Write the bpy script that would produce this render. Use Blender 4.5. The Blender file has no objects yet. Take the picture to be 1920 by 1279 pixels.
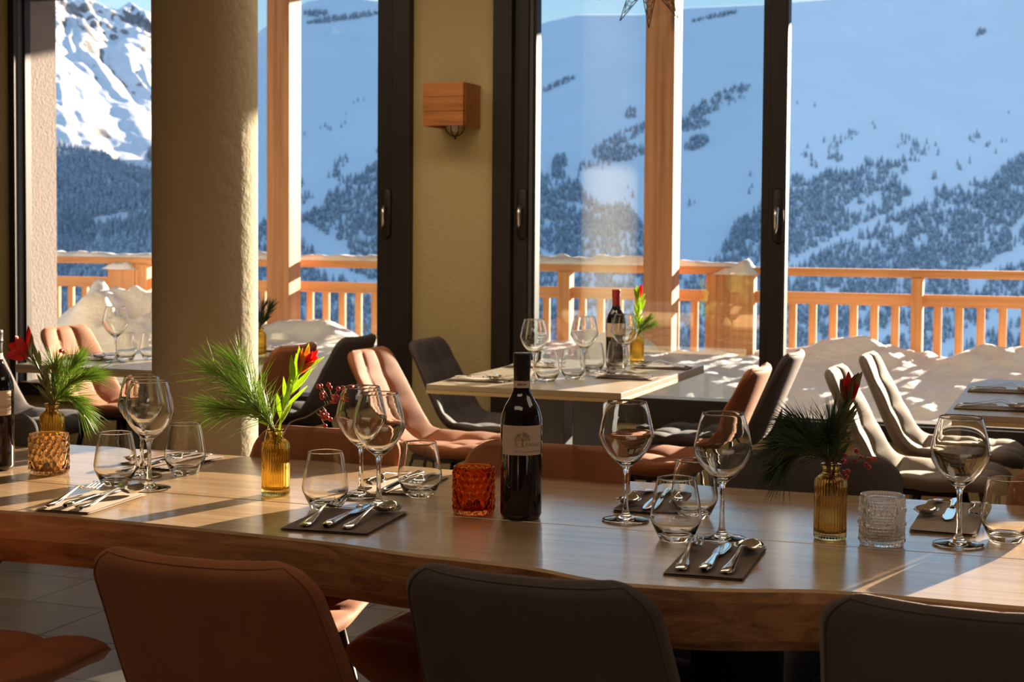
import bpy, bmesh, math, random
import numpy as np
from mathutils import Vector, Matrix
S = bpy.context.scene
C = S.collection
random.seed(7)
PI = math.pi

# ------------------------------------------------------------------ camera
F, TH, PITCH, ROLL, CZ, YH = 2900.0, math.radians(20.5), math.radians(2.6), .0077, 1.282, 430.0
FW = np.array([-math.sin(TH)*math.cos(PITCH), math.cos(TH)*math.cos(PITCH), -math.sin(PITCH)])
R0 = np.array([math.cos(TH), math.sin(TH), 0.0])
U0 = np.cross(R0, FW)
RR = R0*math.cos(ROLL) + U0*math.sin(ROLL)
UU = -R0*math.sin(ROLL) + U0*math.cos(ROLL)
CY = YH + F*math.tan(PITCH)
CAM = np.array([0, 0, CZ])
cd = bpy.data.cameras.new('camera')
cam = bpy.data.objects.new('camera', cd)
C.objects.link(cam)
cam.matrix_world = Matrix(((RR[0], UU[0], -FW[0], 0), (RR[1], UU[1], -FW[1], 0), (RR[2], UU[2], -FW[2], CZ), (0, 0, 0, 1)))
cd.sensor_width = 36.0
cd.lens = F*36/1920
cd.shift_y = (CY-639.5)/1920
cd.clip_start, cd.clip_end = .05, 30000
cd.dof.use_dof = True
cd.dof.focus_distance = 2.85
cd.dof.aperture_fstop = 11
S.camera = cam

def ray(px, py):
    return FW + RR*(px-960)/F - UU*(py-CY)/F
def at(px, py, z=.75):            # the point of a level plane seen at a place of the photograph
    d = ray(px, py); return CAM + d*(z-CZ)/d[2]
def onv(px, py, Y):               # the point of a plane parallel to the window wall
    d = ray(px, py); return CAM + d*Y/d[1]

# ------------------------------------------------------------------ view, sky, sun, added fill lights
vs = S.view_settings
S.display_settings.display_device = 'sRGB'
vs.view_transform = 'Standard'; vs.look = 'None'; vs.gamma = 1; vs.use_curve_mapping = False
vs.exposure = 0.2
S.cycles.use_denoising = True
S.cycles.max_bounces = 16; S.cycles.transmission_bounces = 14; S.cycles.transparent_max_bounces = 24
S.cycles.sample_clamp_indirect = 6.0
S.cycles.blur_glossy = 0.0
S.cycles.caustics_refractive = True; S.cycles.caustics_reflective = True

W = bpy.data.worlds.new('sky'); S.world = W; W.use_nodes = True
nt = W.node_tree; nt.nodes.clear()
wo = nt.nodes.new('ShaderNodeOutputWorld'); bg = nt.nodes.new('ShaderNodeBackground')
tc = nt.nodes.new('ShaderNodeTexCoord'); sx = nt.nodes.new('ShaderNodeSeparateXYZ')
cr = nt.nodes.new('ShaderNodeValToRGB')
nt.links.new(tc.outputs['Generated'], sx.inputs[0]); nt.links.new(sx.outputs['Z'], cr.inputs[0])
el = cr.color_ramp.elements
el[0].position = 0.0; el[0].color = (.50, .62, .72, 1)
el[1].position = 1.0; el[1].color = (.26, .42, .68, 1)
for p_, c_ in ((.10, (.54, .74, .84, 1)), (.17, (.36, .62, .82, 1)), (.4, (.34, .56, .82, 1))):
    e_ = el.new(p_); e_.color = c_
nt.links.new(cr.outputs[0], bg.inputs[0]); bg.inputs[1].default_value = 1.15
nt.links.new(bg.outputs[0], wo.inputs[0])

SAZ, SEL = math.radians(17), math.radians(12.4)
sl = bpy.data.lights.new('sun', 'SUN'); sun = bpy.data.objects.new('sun', sl); C.objects.link(sun)
sl.energy = 23.0; sl.angle = math.radians(.55); sl.color = (1, .80, .58)
sd = Vector((math.sin(SAZ)*math.cos(SEL), math.cos(SAZ)*math.cos(SEL), math.sin(SEL)))
sun.rotation_euler = sd.to_track_quat('Z', 'Y').to_euler()

def ceiling_fill(x, y, w, h, power, col=(1, .80, .58)):  # added area light brightening the room, no fixture behind it
    l = bpy.data.lights.new('ceiling_fill_light', 'AREA'); o = bpy.data.objects.new('ceiling_fill_light', l)
    C.objects.link(o); l.shape = 'RECTANGLE'; l.size = w; l.size_y = h; l.energy = power; l.color = col
    o.location = (x, y, 2.72); return o
ceiling_fill(-1.2, .6, 2.4, .8, 12)
ceiling_fill(-3.6, 5.2, 1.2, .8, 8)
ceiling_fill(-2.0, 4.9, 2.2, .6, 20)  # extra fill to brighten the olive pier
ceiling_fill(1.0, 3.2, 1.0, 1.6, 9)

# ------------------------------------------------------------------ helpers
def tag(o, label=None, cat=None, group=None, kind=None):
    if label: o['label'] = label
    if cat: o['category'] = cat
    if group: o['group'] = group
    if kind: o['kind'] = kind
    return o
def empty(name, loc=(0, 0, 0), rz=0):
    o = bpy.data.objects.new(name, None); C.objects.link(o)
    o.location = loc; o.rotation_euler = (0, 0, rz); o.empty_display_size = .05
    return o
def obj(name, me, parent=None, loc=None, rot=None):
    o = bpy.data.objects.new(name, me); C.objects.link(o)
    if parent: o.parent = parent
    if loc is not None: o.location = loc
    if rot is not None: o.rotation_euler = rot
    return o
def mk(name, v, f, m, smooth=False):
    me = bpy.data.meshes.new(name); me.from_pydata([tuple(map(float, p)) for p in v], [], f)
    me.materials.append(m); me.update()
    bm = bmesh.new(); bm.from_mesh(me); bmesh.ops.recalc_face_normals(bm, faces=bm.faces); bm.to_mesh(me); bm.free()
    if smooth: me.polygons.foreach_set('use_smooth', [True]*len(me.polygons))
    return me
class MB:
    def __init__(s): s.v = []; s.f = []
    def box(s, x0, x1, y0, y1, z0, z1, M=None):
        n = len(s.v)
        P = [(x, y, z) for x in (x0, x1) for y in (y0, y1) for z in (z0, z1)]
        if M is not None: P = [tuple(M @ Vector(p)) for p in P]
        s.v += P
        s.f += [tuple(n+i for i in q) for q in ((0, 1, 3, 2), (4, 6, 7, 5), (0, 4, 5, 1), (2, 3, 7, 6), (0, 2, 6, 4), (1, 5, 7, 3))]
        return s
    def tube(s, pts, r, seg=8, cap=True):
        pts = [Vector(tuple(map(float, p))) for p in pts]; k = len(pts)
        rs = r if isinstance(r, (list, tuple)) else [r]*k
        n0 = len(s.v); up = None
        for i, p in enumerate(pts):
            t = (pts[min(i+1, k-1)]-pts[max(i-1, 0)]).normalized()
            if up is None:
                up = Vector((0, 0, 1)) if abs(t.z) < .9 else Vector((1, 0, 0))
            a = t.cross(up).normalized(); up = a.cross(t).normalized()
            for j in range(seg):
                w = 2*PI*j/seg
                s.v.append(tuple(p + (a*math.cos(w)+up*math.sin(w))*rs[i]))
        for i in range(k-1):
            for j in range(seg):
                j2 = (j+1) % seg
                s.f.append((n0+i*seg+j, n0+i*seg+j2, n0+(i+1)*seg+j2, n0+(i+1)*seg+j))
        if cap:
            s.f.append(tuple(n0+j for j in range(seg))[::-1]); s.f.append(tuple(n0+(k-1)*seg+j for j in range(seg)))
        return s
    def add(s, v, f):
        n = len(s.v); s.v += [tuple(p) for p in v]; s.f += [tuple(n+i for i in q) for q in f]; return s
    def mesh(s, name, m, smooth=False, bevel=0):
        me = mk(name, s.v, s.f, m, smooth)
        if bevel:
            bm = bmesh.new(); bm.from_mesh(me)
            bmesh.ops.bevel(bm, geom=list(bm.edges), offset=bevel, segments=2, affect='EDGES', profile=.6)
            bm.to_mesh(me); bm.free()
        return me
    def build(s, name, m, parent=None, smooth=False, bevel=0, loc=None, rot=None):
        return obj(name, s.mesh(name, m, smooth, bevel), parent, loc, rot)
def box(name, x0, x1, y0, y1, z0, z1, m, parent=None, bevel=0):
    return MB().box(x0, x1, y0, y1, z0, z1).build(name, m, parent, bevel=bevel)
def lathe(name, prof, m, seg=40, mod=None, smooth=True):
    """prof: (r, z) list; mod(angle, i) -> radius offset"""
    v, f = [], []; rings = []
    for i, (r, z) in enumerate(prof):
        if r < 1e-5:
            rings.append([len(v)]); v.append((0, 0, z))
        else:
            k = len(v); rings.append(list(range(k, k+seg)))
            for j in range(seg):
                w = 2*PI*j/seg; q = r + (mod(w, i, z) if mod else 0)
                v.append((q*math.cos(w), q*math.sin(w), z))
    for a, b in zip(rings[:-1], rings[1:]):
        for j in range(seg):
            j2 = (j+1) % seg
            if len(a) == 1 and len(b) == 1: continue
            if len(a) == 1: f.append((a[0], b[j2], b[j]))
            elif len(b) == 1: f.append((a[j], a[j2], b[0]))
            else: f.append((a[j], a[j2], b[j2], b[j]))
    me = bpy.data.meshes.new(name); me.from_pydata(v, [], f); me.materials.append(m)
    if smooth: me.polygons.foreach_set('use_smooth', [True]*len(f))
    me.update(); return me
def smoothp(P, n=4):
    """Catmull-Rom through points"""
    P = [np.array(p, float) for p in P]; out = []
    for i in range(len(P)-1):
        a, b, c, d = P[max(i-1, 0)], P[i], P[i+1], P[min(i+2, len(P)-1)]
        for k in range(n):
            t = k/n
            out.append(.5*((2*b)+(-a+c)*t+(2*a-5*b+4*c-d)*t*t+(-a+3*b-3*c+d)*t**3))
    out.append(P[-1]); return out
def copy_tree(o, parent=None):
    c = o.copy(); C.objects.link(c)
    if parent: c.parent = parent
    for ch in kids.get(o.name, []) if False else o.children:
        copy_tree(ch, c)
    return c
kids = {}

# value noise
def vnoise(x, y, seed=0):
    x = np.asarray(x, float); y = np.asarray(y, float)
    xi = np.floor(x).astype(np.int64); yi = np.floor(y).astype(np.int64)
    fx = x-xi; fy = y-yi; fx = fx*fx*(3-2*fx); fy = fy*fy*(3-2*fy)
    def h(a, b):
        n = (a*374761393 + b*668265263 + seed*974711) & 0x7fffffff
        n = ((n ^ (n >> 13))*1274126177) & 0x7fffffff
        return ((n ^ (n >> 16)) & 0xffff)/65535.0*2-1
    return (h(xi, yi)*(1-fx)+h(xi+1, yi)*fx)*(1-fy) + (h(xi, yi+1)*(1-fx)+h(xi+1, yi+1)*fx)*fy
def fbm(x, y, o=4, seed=0):
    s = 0; a = 1
    for k in range(o):
        s = s + a*vnoise(np.asarray(x)*2**k, np.asarray(y)*2**k, seed+k); a *= .5
    return s

# ------------------------------------------------------------------ materials
class NT:
    def __init__(s, name):
        s.m = bpy.data.materials.new(name); s.m.use_nodes = True; s.t = s.m.node_tree
        s.t.nodes.clear(); s.out = s.n('ShaderNodeOutputMaterial')
    def n(s, typ, **k):
        d = s.t.nodes.new(typ)
        for a, b in k.items(): setattr(d, a, b)
        return d
    def l(s, a, b): s.t.links.new(a, b)
    def bsdf(s, col=(.5, .5, .5), rough=.5, metal=0, **k):
        p = s.n('ShaderNodeBsdfPrincipled'); s.p = p
        p.inputs['Base Color'].default_value = (*col, 1); p.inputs['Roughness'].default_value = rough
        p.inputs['Metallic'].default_value = metal
        for a, b in k.items(): p.inputs[a.replace('_', ' ')].default_value = b
        s.l(p.outputs[0], s.out.inputs[0]); return p
    def coord(s, scale=(1, 1, 1), kind='Object', rot=(0, 0, 0)):
        c = s.n('ShaderNodeTexCoord'); mp = s.n('ShaderNodeMapping')
        mp.inputs['Scale'].default_value = scale; mp.inputs['Rotation'].default_value = rot
        s.l(c.outputs[kind], mp.inputs[0]); return mp.outputs[0]
    def noise(s, vec, scale=5, detail=4, rough=.5, dist=0):
        d = s.n('ShaderNodeTexNoise'); s.l(vec, d.inputs['Vector'])
        d.inputs['Scale'].default_value = scale; d.inputs['Detail'].default_value = detail
        d.inputs['Roughness'].default_value = rough; d.inputs['Distortion'].default_value = dist
        return d.outputs['Fac']
    def ramp(s, fac, stops):
        r = s.n('ShaderNodeValToRGB'); s.l(fac, r.inputs[0]); e = r.color_ramp.elements
        e[0].position, e[0].color = stops[0][0], (*stops[0][1], 1)
        e[1].position, e[1].color = stops[-1][0], (*stops[-1][1], 1)
        for p, c in stops[1:-1]:
            q = e.new(p); q.color = (*c, 1)
        return r.outputs[0]
    def mix(s, fac, a, b, mode='MIX'):
        d = s.n('ShaderNodeMix', data_type='RGBA', blend_type=mode)
        for sock, val in ((d.inputs[0], fac), (d.inputs[6], a), (d.inputs[7], b)):
            if isinstance(val, bpy.types.NodeSocket): s.l(val, sock)
            elif isinstance(val, (int, float)): sock.default_value = val
            else: sock.default_value = (*val, 1)
        return d.outputs[2]
    def bump(s, h, dist=.002, strength=1):
        b = s.n('ShaderNodeBump'); b.inputs['Distance'].default_value = dist; b.inputs['Strength'].default_value = strength
        s.l(h, b.inputs['Height']); s.l(b.outputs[0], s.p.inputs['Normal'])

def flat(name, col, rough=.5, metal=0, **k):
    t = NT(name); t.bsdf(col, rough, metal, **k); return t.m
def paint(name, col, rough=.85, bump=.003, scale=60):
    t = NT(name); t.bsdf(col, rough)
    v = t.coord(); n = t.noise(v, scale, 4, .6)
    n2 = t.noise(v, 1.3, 3)
    c = t.mix(n2, tuple(x*.93 for x in col), tuple(min(1, x*1.06) for x in col)); t.l(c, t.p.inputs['Base Color'])
    t.bump(n, bump, .8); return t.m
def wood(name, dark, mid, light, scale=(2, 30, 30), rough=.4, knots=True, coat=0, bump=.0006, big=1.0):
    """scale: low along the grain"""
    t = NT(name); t.bsdf(mid, rough, Coat_Weight=coat, Coat_Roughness=.12)
    v = t.coord(scale); v2 = t.coord(tuple(x*.25 for x in scale))
    n1 = t.noise(v, 1.6, 6, .65, .6); n2 = t.noise(v2, 1.2*big, 3, .5, 1.2)
    g = t.mix(.45, n1, n2); col = t.ramp(g, [(.32, dark), (.5, mid), (.68, light)])
    if knots:
        vk = t.coord(tuple(max(.8, x*.16) for x in scale)); vo = t.n('ShaderNodeTexVoronoi'); t.l(vk, vo.inputs['Vector'])
        vo.inputs['Scale'].default_value = 1.1; vo.inputs['Randomness'].default_value = 1
        k = t.ramp(vo.outputs['Distance'], [(.03, (1, 1, 1)), (.10, (0, 0, 0))])
        col = t.mix(k, col, tuple(x*.45 for x in dark))
    t.l(col, t.p.inputs['Base Color']); t.bump(n1, bump, .7)
    return t.m
def fabric(name, col, sheen=.25):
    t = NT(name); t.bsdf(col, .82, Sheen_Weight=sheen, Sheen_Roughness=.35)
    t.p.inputs['Sheen Tint'].default_value = (min(1, col[0]*2.5+.1), min(1, col[1]*2.5+.1), min(1, col[2]*2.5+.1), 1)
    v = t.coord(); n = t.noise(v, 9, 4, .6); f = t.noise(v, 420, 2)
    c = t.mix(n, tuple(x*.72 for x in col), tuple(min(1, x*1.28) for x in col)); t.l(c, t.p.inputs['Base Color'])
    t.bump(f, .0006, .5); return t.m

M = {}
M['wall'] = paint('olive_wall_paint', (.44, .35, .17), .9, .004, 45)
M['column'] = paint('column_plaster', (.50, .405, .26), .92, .006, 30)
M['ceiling'] = paint('ceiling_paint', (.62, .56, .45))
M['wall_dark'] = paint('back_wall_paint', (.30, .23, .13))
M['plaster'] = paint('outer_plaster', (.25, .22, .21), .95, .006, 60)
M['frame'] = flat('dark_frame_metal', (.017, .012, .010), .5, 0, Specular_IOR_Level=.35)
M['frame_edge'] = flat('seal_grey', (.06, .06, .055), .6)
M['handle'] = flat('handle_silver', (.62, .60, .55), .3, 1)
M['black'] = flat('black_steel', (.012, .012, .012), .4, .6)
M['grey_steel'] = flat('grey_painted_steel', (.10, .11, .12), .45, .2)
M['slab'] = None
M['beam'] = wood('outdoor_larch', (.36, .125, .05), (.62, .27, .12), (.76, .40, .20), (22, 22, .7), .6, knots=True, bump=.001)
M['rail'] = wood('railing_larch_long', (.40, .155, .05), (.66, .31, .12), (.78, .42, .19), (.8, 22, 22), .6, knots=False)
M['rail_v'] = wood('railing_larch_upright', (.40, .155, .05), (.66, .31, .12), (.78, .42, .19), (22, 22, .8), .6, knots=False)
M['sconce'] = wood('sconce_wood', (.20, .06, .012), (.40, .145, .032), (.50, .20, .055), (3, 40, 40), .5, knots=True)
M['chrome'] = flat('polished_steel', (.78, .76, .72), .09, 1)
M['rust'] = fabric('rust_velvet', (.30, .106, .043), .10)
M['taupe'] = fabric('taupe_velvet', (.088, .066, .056), .35)
M['charcoal'] = fabric('charcoal_velvet', (.075, .062, .062))
M['stonegrey'] = fabric('stone_grey_velvet', (.21, .18, .15))
M['needle'] = flat('pine_needle', (.20, .33, .07), .35)
M['needle_dark'] = flat('pine_needle_dark', (.035, .075, .032), .5)
M['twig'] = flat('twig_bark', (.16, .11, .06), .8)
def leafmat(name, col, tr=.45):
    t = NT(name); p = t.bsdf(col, .4); q = t.n('ShaderNodeBsdfTranslucent'); q.inputs[0].default_value = (*[min(1, c*1.6) for c in col], 1)
    mx = t.n('ShaderNodeMixShader'); mx.inputs[0].default_value = tr; t.l(p.outputs[0], mx.inputs[1]); t.l(q.outputs[0], mx.inputs[2]); t.l(mx.outputs[0], t.out.inputs[0]); return t.m
M['needle'] = leafmat('pine_needle', (.27, .38, .10), .38)
M['berry'] = flat('red_berry', (.42, .03, .025), .25)
M['red_bract'] = leafmat('red_bract', (.62, .035, .03))
M['bract_dull'] = flat('dull_red_bract', (.20, .06, .05), .5)
M['bract_orange'] = leafmat('orange_bract', (.80, .26, .05))
M['leaf'] = leafmat('yellow_green_leaf', (.40, .52, .06))
M['leaf_dull'] = flat('olive_leaf', (.13, .15, .06), .5)
M['wax'] = flat('candle_wax', (.80, .70, .55), .5)
M['wine'] = flat('dark_wine_bottle_glass', (.006, .004, .006), .04, Coat_Weight=.6)
M['label'] = flat('cream_paper_label', (.66, .52, .42), .7)
M['ink'] = flat('brown_ink', (.20, .14, .10), .8)
M['cap'] = flat('black_screw_cap', (.02, .017, .018), .35, .2)
M['redcap'] = flat('red_capsule', (.35, .03, .03), .35)
M['napkin_dark'] = fabric('brown_grey_napkin', (.17, .125, .10), .1)
M['napkin'] = fabric('sand_napkin', (.30, .24, .18), .1)
M['lam'] = wood('pale_laminate', (.36, .29, .20), (.44, .365, .27), (.50, .43, .33), (2, 34, 34), .33, knots=False, bump=.0002)
M['lam_edge'] = wood('pale_edge_band', (.50, .36, .17), (.60, .45, .23), (.66, .52, .29), (2, 30, 30), .45, knots=False)
M['star'] = flat('bronze_laser_cut_metal', (.07, .05, .02), .45, .7)

def glassmat(name, col=(1, 1, 1), rough=0.0, ior=1.5, clear=.35):
    t = NT(name); g = t.n('ShaderNodeBsdfGlass'); g.inputs['Color'].default_value = (*col, 1)
    g.inputs['Roughness'].default_value = max(rough, .012); g.inputs['IOR'].default_value = ior
    t.l(g.outputs[0], t.out.inputs[0])
    return t.m
M['glass'] = glassmat('clear_glass', (.985, .99, .985), 0, 1.48, .30)
M['glass_amber'] = glassmat('yellow_amber_glass', (.985, .87, .50), .0, 1.48, .30)
M['glass_olive'] = glassmat('olive_amber_glass', (.90, .80, .56), .0, 1.48, .30)
M['glass_orange'] = glassmat('orange_glass', (.955, .53, .25), .0, 1.48, .25)
M['glass_pink'] = glassmat('pale_amber_glass', (.975, .86, .70), .0, 1.48, .25)
t = NT('pressed_clear_glass'); g_ = t.n('ShaderNodeBsdfGlass'); g_.inputs['Roughness'].default_value = .01; g_.inputs['IOR'].default_value = 1.5
q_ = t.n('ShaderNodeBsdfTranslucent'); q_.inputs[0].default_value = (.95, .97, .92, 1); d_ = t.n('ShaderNodeBsdfDiffuse'); d_.inputs[0].default_value = (.9, .92, .88, 1)
m1 = t.n('ShaderNodeMixShader'); m1.inputs[0].default_value = .5; t.l(q_.outputs[0], m1.inputs[1]); t.l(d_.outputs[0], m1.inputs[2])
m2_ = t.n('ShaderNodeMixShader'); m2_.inputs[0].default_value = .06; t.l(g_.outputs[0], m2_.inputs[1]); t.l(m1.outputs[0], m2_.inputs[2]); t.l(m2_.outputs[0], t.out.inputs[0]); M['pressed'] = t.m
def panemat(name, tint):
    t = NT(name); fr = t.n('ShaderNodeFresnel'); fr.inputs[0].default_value = 1.5
    g = t.n('ShaderNodeBsdfGlossy'); g.inputs['Roughness'].default_value = .0
    tr = t.n('ShaderNodeBsdfTransparent'); tr.inputs[0].default_value = (*tint, 1)
    mx = t.n('ShaderNodeMixShader'); mm = t.n('ShaderNodeMath', operation='MULTIPLY', use_clamp=True); mm.inputs[1].default_value = 2.0; t.l(fr.outputs[0], mm.inputs[0]); t.l(mm.outputs[0], mx.inputs[0]); t.l(tr.outputs[0], mx.inputs[1]); t.l(g.outputs[0], mx.inputs[2])
    t.l(mx.outputs[0], t.out.inputs[0]); return t.m
M['pane'] = panemat('window_pane_glass', (.90, .955, .985))

t = NT('live_edge_slab_wood'); t.bsdf((.3, .17, .08), .3, Coat_Weight=1.0, Coat_Roughness=.2)
v = t.coord((1.2, 22, 22)); n1 = t.noise(v, 1.8, 7, .68, .8)
v2 = t.coord((.55, 5, 5)); n2 = t.noise(v2, 1.4, 3, .5, 1.5)
col = t.ramp(t.mix(.5, n1, n2), [(.30, (.24, .135, .062)), (.48, (.47, .31, .165)), (.66, (.66, .47, .28))])
cr_ = t.noise(t.coord((2.2, 46, 46)), 2.4, 6, .75, 1.4)
col = t.mix(t.ramp(cr_, [(.30, (1, 1, 1)), (.385, (0, 0, 0))]), col, (.07, .035, .02))
t.l(col, t.p.inputs['Base Color'])
t.l(t.ramp(n1, [(.3, (.42, .42, .42)), (.7, (.24, .24, .24))]), t.p.inputs['Roughness'])
t.bump(n1, .0016, .55); M['slab'] = t.m
t = NT('live_edge_bark_side'); t.bsdf((.3, .14, .05), .5, Coat_Weight=.2, Coat_Roughness=.3)
n1 = t.noise(t.coord((1.5, 9, 9)), 2.4, 7, .66, 1.6); n2 = t.noise(t.coord((3, 7, 7)), 1.7, 4, .6, .8)
col = t.ramp(n1, [(.34, (.16, .062, .022)), (.5, (.31, .14, .05)), (.66, (.42, .21, .085))])
col = t.mix(t.ramp(n2, [(.27, (1, 1, 1)), (.33, (0, 0, 0))]), col, (.03, .018, .012))
t.l(col, t.p.inputs['Base Color']); t.bump(n1, .004, .8); M['edge'] = t.m

t = NT('floor_tile_stone'); t.bsdf((.2, .17, .14), .38)
v = t.coord(); n = t.noise(v, 3.2, 6, .6, .8); oi = t.n('ShaderNodeObjectInfo')
c = t.ramp(n, [(.3, (.075, .062, .05)), (.7, (.165, .142, .12))])
c = t.mix(.25, c, t.mix(oi.outputs['Random'], (.08, .068, .056), (.18, .155, .13)))
t.l(c, t.p.inputs['Base Color']); t.bump(n, .001, .5); M['tile'] = t.m
M['grout'] = flat('grout', (.07, .06, .05), .9)

t = NT('snow'); t.bsdf((.86, .86, .88), .6); v = t.coord(); n = t.noise(v, 14, 5, .6); t.bump(n, .03, .6); M['snow'] = t.m
t = NT('mountain_snow'); t.bsdf((.80, .82, .85), .7)
geo = t.n('ShaderNodeNewGeometry'); sp = t.n('ShaderNodeSeparateXYZ'); t.l(geo.outputs['Normal'], sp.inputs[0])
v = t.coord((1, 1, 1)); n = t.noise(v, .012, 8, .62); n3 = t.noise(v, .045, 6, .6)
ad = t.n('ShaderNodeMath', operation='MULTIPLY_ADD'); t.l(n, ad.inputs[0]); ad.inputs[1].default_value = .34; t.l(sp.outputs['Z'], ad.inputs[2])
rk = t.ramp(ad.outputs[0], [(.80, (1, 1, 1)), (.84, (0, 0, 0))])
rc = t.ramp(n3, [(.35, (.10, .095, .10)), (.65, (.26, .25, .26))])
t.l(t.mix(rk, (.60, .63, .68), rc), t.p.inputs['Base Color'])
t.bump(n3, 5, .35); M['mountain'] = t.m
t = NT('mountain_snow_soft'); t.bsdf((.80, .82, .85), .7); v = t.coord()
n = t.noise(v, .006, 6, .55); n3 = t.noise(v, .03, 6, .6)
t.l(t.mix(n, (.68, .71, .76), (.84, .86, .88)), t.p.inputs['Base Color']); t.bump(n3, 4, .3); M['slope'] = t.m
t = NT('snowy_fir'); t.bsdf((.1, .13, .15), .8); v = t.coord()
geo = t.n('ShaderNodeNewGeometry'); n = t.noise(v, .35, 3, .6)
pz = t.n('ShaderNodeSeparateXYZ'); t.l(geo.outputs['Normal'], pz.inputs[0])
t.l(t.mix(t.ramp(n, [(.42, (0, 0, 0)), (.62, (.62, .62, .62))]), (.17, .215, .27), (.74, .77, .82)), t.p.inputs['Base Color'])  # needle tone lifted towards blue, distance haze put into the colour
M['fir'] = t.m

# ------------------------------------------------------------------ the room
WY = 6.4                 # window wall, inner face
WT = .25
wx = lambda px: float(onv(px, 640, WY)[0])
XL0, XL1 = onv(22, 200, WY)[0], onv(58, 300, WY)[0]
X1, X2 = onv(710, 300, WY)[0], onv(775, 300, WY)[0]
X3, X4 = onv(930, 300, WY)[0], onv(1013, 300, WY+.06)[0]-.0
X5, X6 = onv(1430, 300, WY)[0], onv(1483, 300, WY+.07)[0]
XP0, XP1 = -.10, .86
RL, RRt, RB, CH = -7.4, 3.6, -2.6, 2.8
HEAD = 2.5
SILL = .435

fl = empty('floor'); fl['kind'] = 'structure'
box('grout_bed', RL, RRt, RB, WY+WT, -.12, -.004, M['grout'], fl)
def tile_mesh(w, h):
    return MB().box(.002, w-.002, .002, h-.002, -.02, 0).mesh('tile', M['tile'])
TW, TD = .62, .352
tm = tile_mesh(TW, TD)
k = 0
y0 = 4.327 - TD*9
for r in range(9, -3, -1):
    yy = y0 + TD*r
    off = .31 if r % 2 else 0
    xs = np.arange(-4.9, .3, TW)+off-.02
    for xx in xs:
        if k < 150:
            obj('tile', tm, fl, (xx, yy, 0)); k += 1
m_ = MB()                                    # tiles farther away, hidden or only hinted at in the photograph
for r in range(-8, 26):
    yy = y0 + TD*r; off = .31 if r % 2 else 0
    for xx in np.arange(RL+.2, RRt-.7, TW)+off-.02:
        if r > 9 or r < -2 :
            if yy+TD < WY and yy > RB: m_.box(xx+.002, xx+TW-.002, yy+.002, yy+TD-.002, -.02, 0)
far = m_.build('distant_tiles', M['tile'], fl); far['kind'] = 'stuff'

def struct(o): o['kind'] = 'structure'; return o
struct(box('ceiling', RL-.2, RRt+.2, RB-.2, WY+WT, CH, CH+.2, M['ceiling']))
struct(box('wall_left', RL-.2, RL, RB-.2, WY+WT, 0, CH, M['wall']))
struct(box('wall_right', RRt, RRt+.2, RB-.2, WY+WT, 0, CH, M['wall_dark']))
struct(box('wall_back', RL, RRt, RB-.2, RB, 0, CH, M['wall_dark']))
ww = empty('wall_window'); ww['kind'] = 'structure'
box('plinth', RL, RRt, WY, WY+WT, 0, SILL, M['wall'], ww)
box('header', RL, RRt, WY, WY+WT, HEAD, CH, M['wall'], ww)
box('pier', RL, XL0, WY, WY+WT, SILL, HEAD, M['wall'], ww)
box('pier', X2, X3, WY, WY+WT, SILL, HEAD, M['wall'], ww)
box('pier', XP0, XP1, WY, WY+WT, SILL, HEAD, M['wall'], ww)
box('pier', 2.9, RRt, WY, WY+WT, SILL, HEAD, M['wall'], ww)
struct(box('baseboard_window', RL, RRt, WY-.015, WY, 0, .08, M['frame']))

def grip(x, z, parent, y):
    g = empty('handle', (x, y, z)); g.parent = parent
    p = [(0, 0, -.11), (0, -.008, -.1), (0, -.012, -.04), (0, -.012, .04), (0, -.008, .1), (0, 0, .11)]
    e = MB().tube([(0, 0, -.115), (0, 0, -.10), (0, 0, 0), (0, 0, .10), (0, 0, .115)], [.006, .022, .026, .022, .006], 14)
    e.v = [(x_, y_*.45, z_) for x_, y_, z_ in e.v]
    e.build('escutcheon', M['frame'], g, True)
    MB().tube([(0, -.008, .025), (0, -.035, .03), (0, -.045, 0), (0, -.04, -.045), (-.004, -.034, -.07)], [.009, .010, .010, .009, .006], 10).build('grip', M['handle'], g, True)

# window_1: far left
w1 = empty('window_1'); w1['kind'] = 'structure'
zb = .50
box('frame_post', XL0, -5.035, WY-.03, WY+.08, SILL, HEAD, M['frame'], w1, .004)
box('frame_post', -5.032, -5.018, WY+.035, WY+.08, SILL, HEAD, M['frame'], w1, .002)
box('seal', -5.0345, -5.0325, WY+.0, WY+.034, SILL, HEAD, M['frame_edge'], w1)
box('bottom_rail', -5.018, X1, WY-.03, WY+.12, SILL, zb, M['frame'], w1, .004)
box('top_rail', XL0, X2, WY-.03, WY+.12, HEAD-.09, HEAD, M['frame'], w1, .004)
box('frame_post', X1, X1+.085, WY-.015, WY+.12, SILL, HEAD, M['frame'], w1, .004)
box('frame_post', X1+.088, X2, WY-.05, WY+.12, SILL, HEAD, M['frame'], w1, .004)
grip(X1+.05, 1.35, w1, WY-.017)
box('pane', onv(477, 300, WY)[0]-.30, X1, WY+.04, WY+.05, zb, HEAD-.09, M['pane'], w1)
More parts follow.
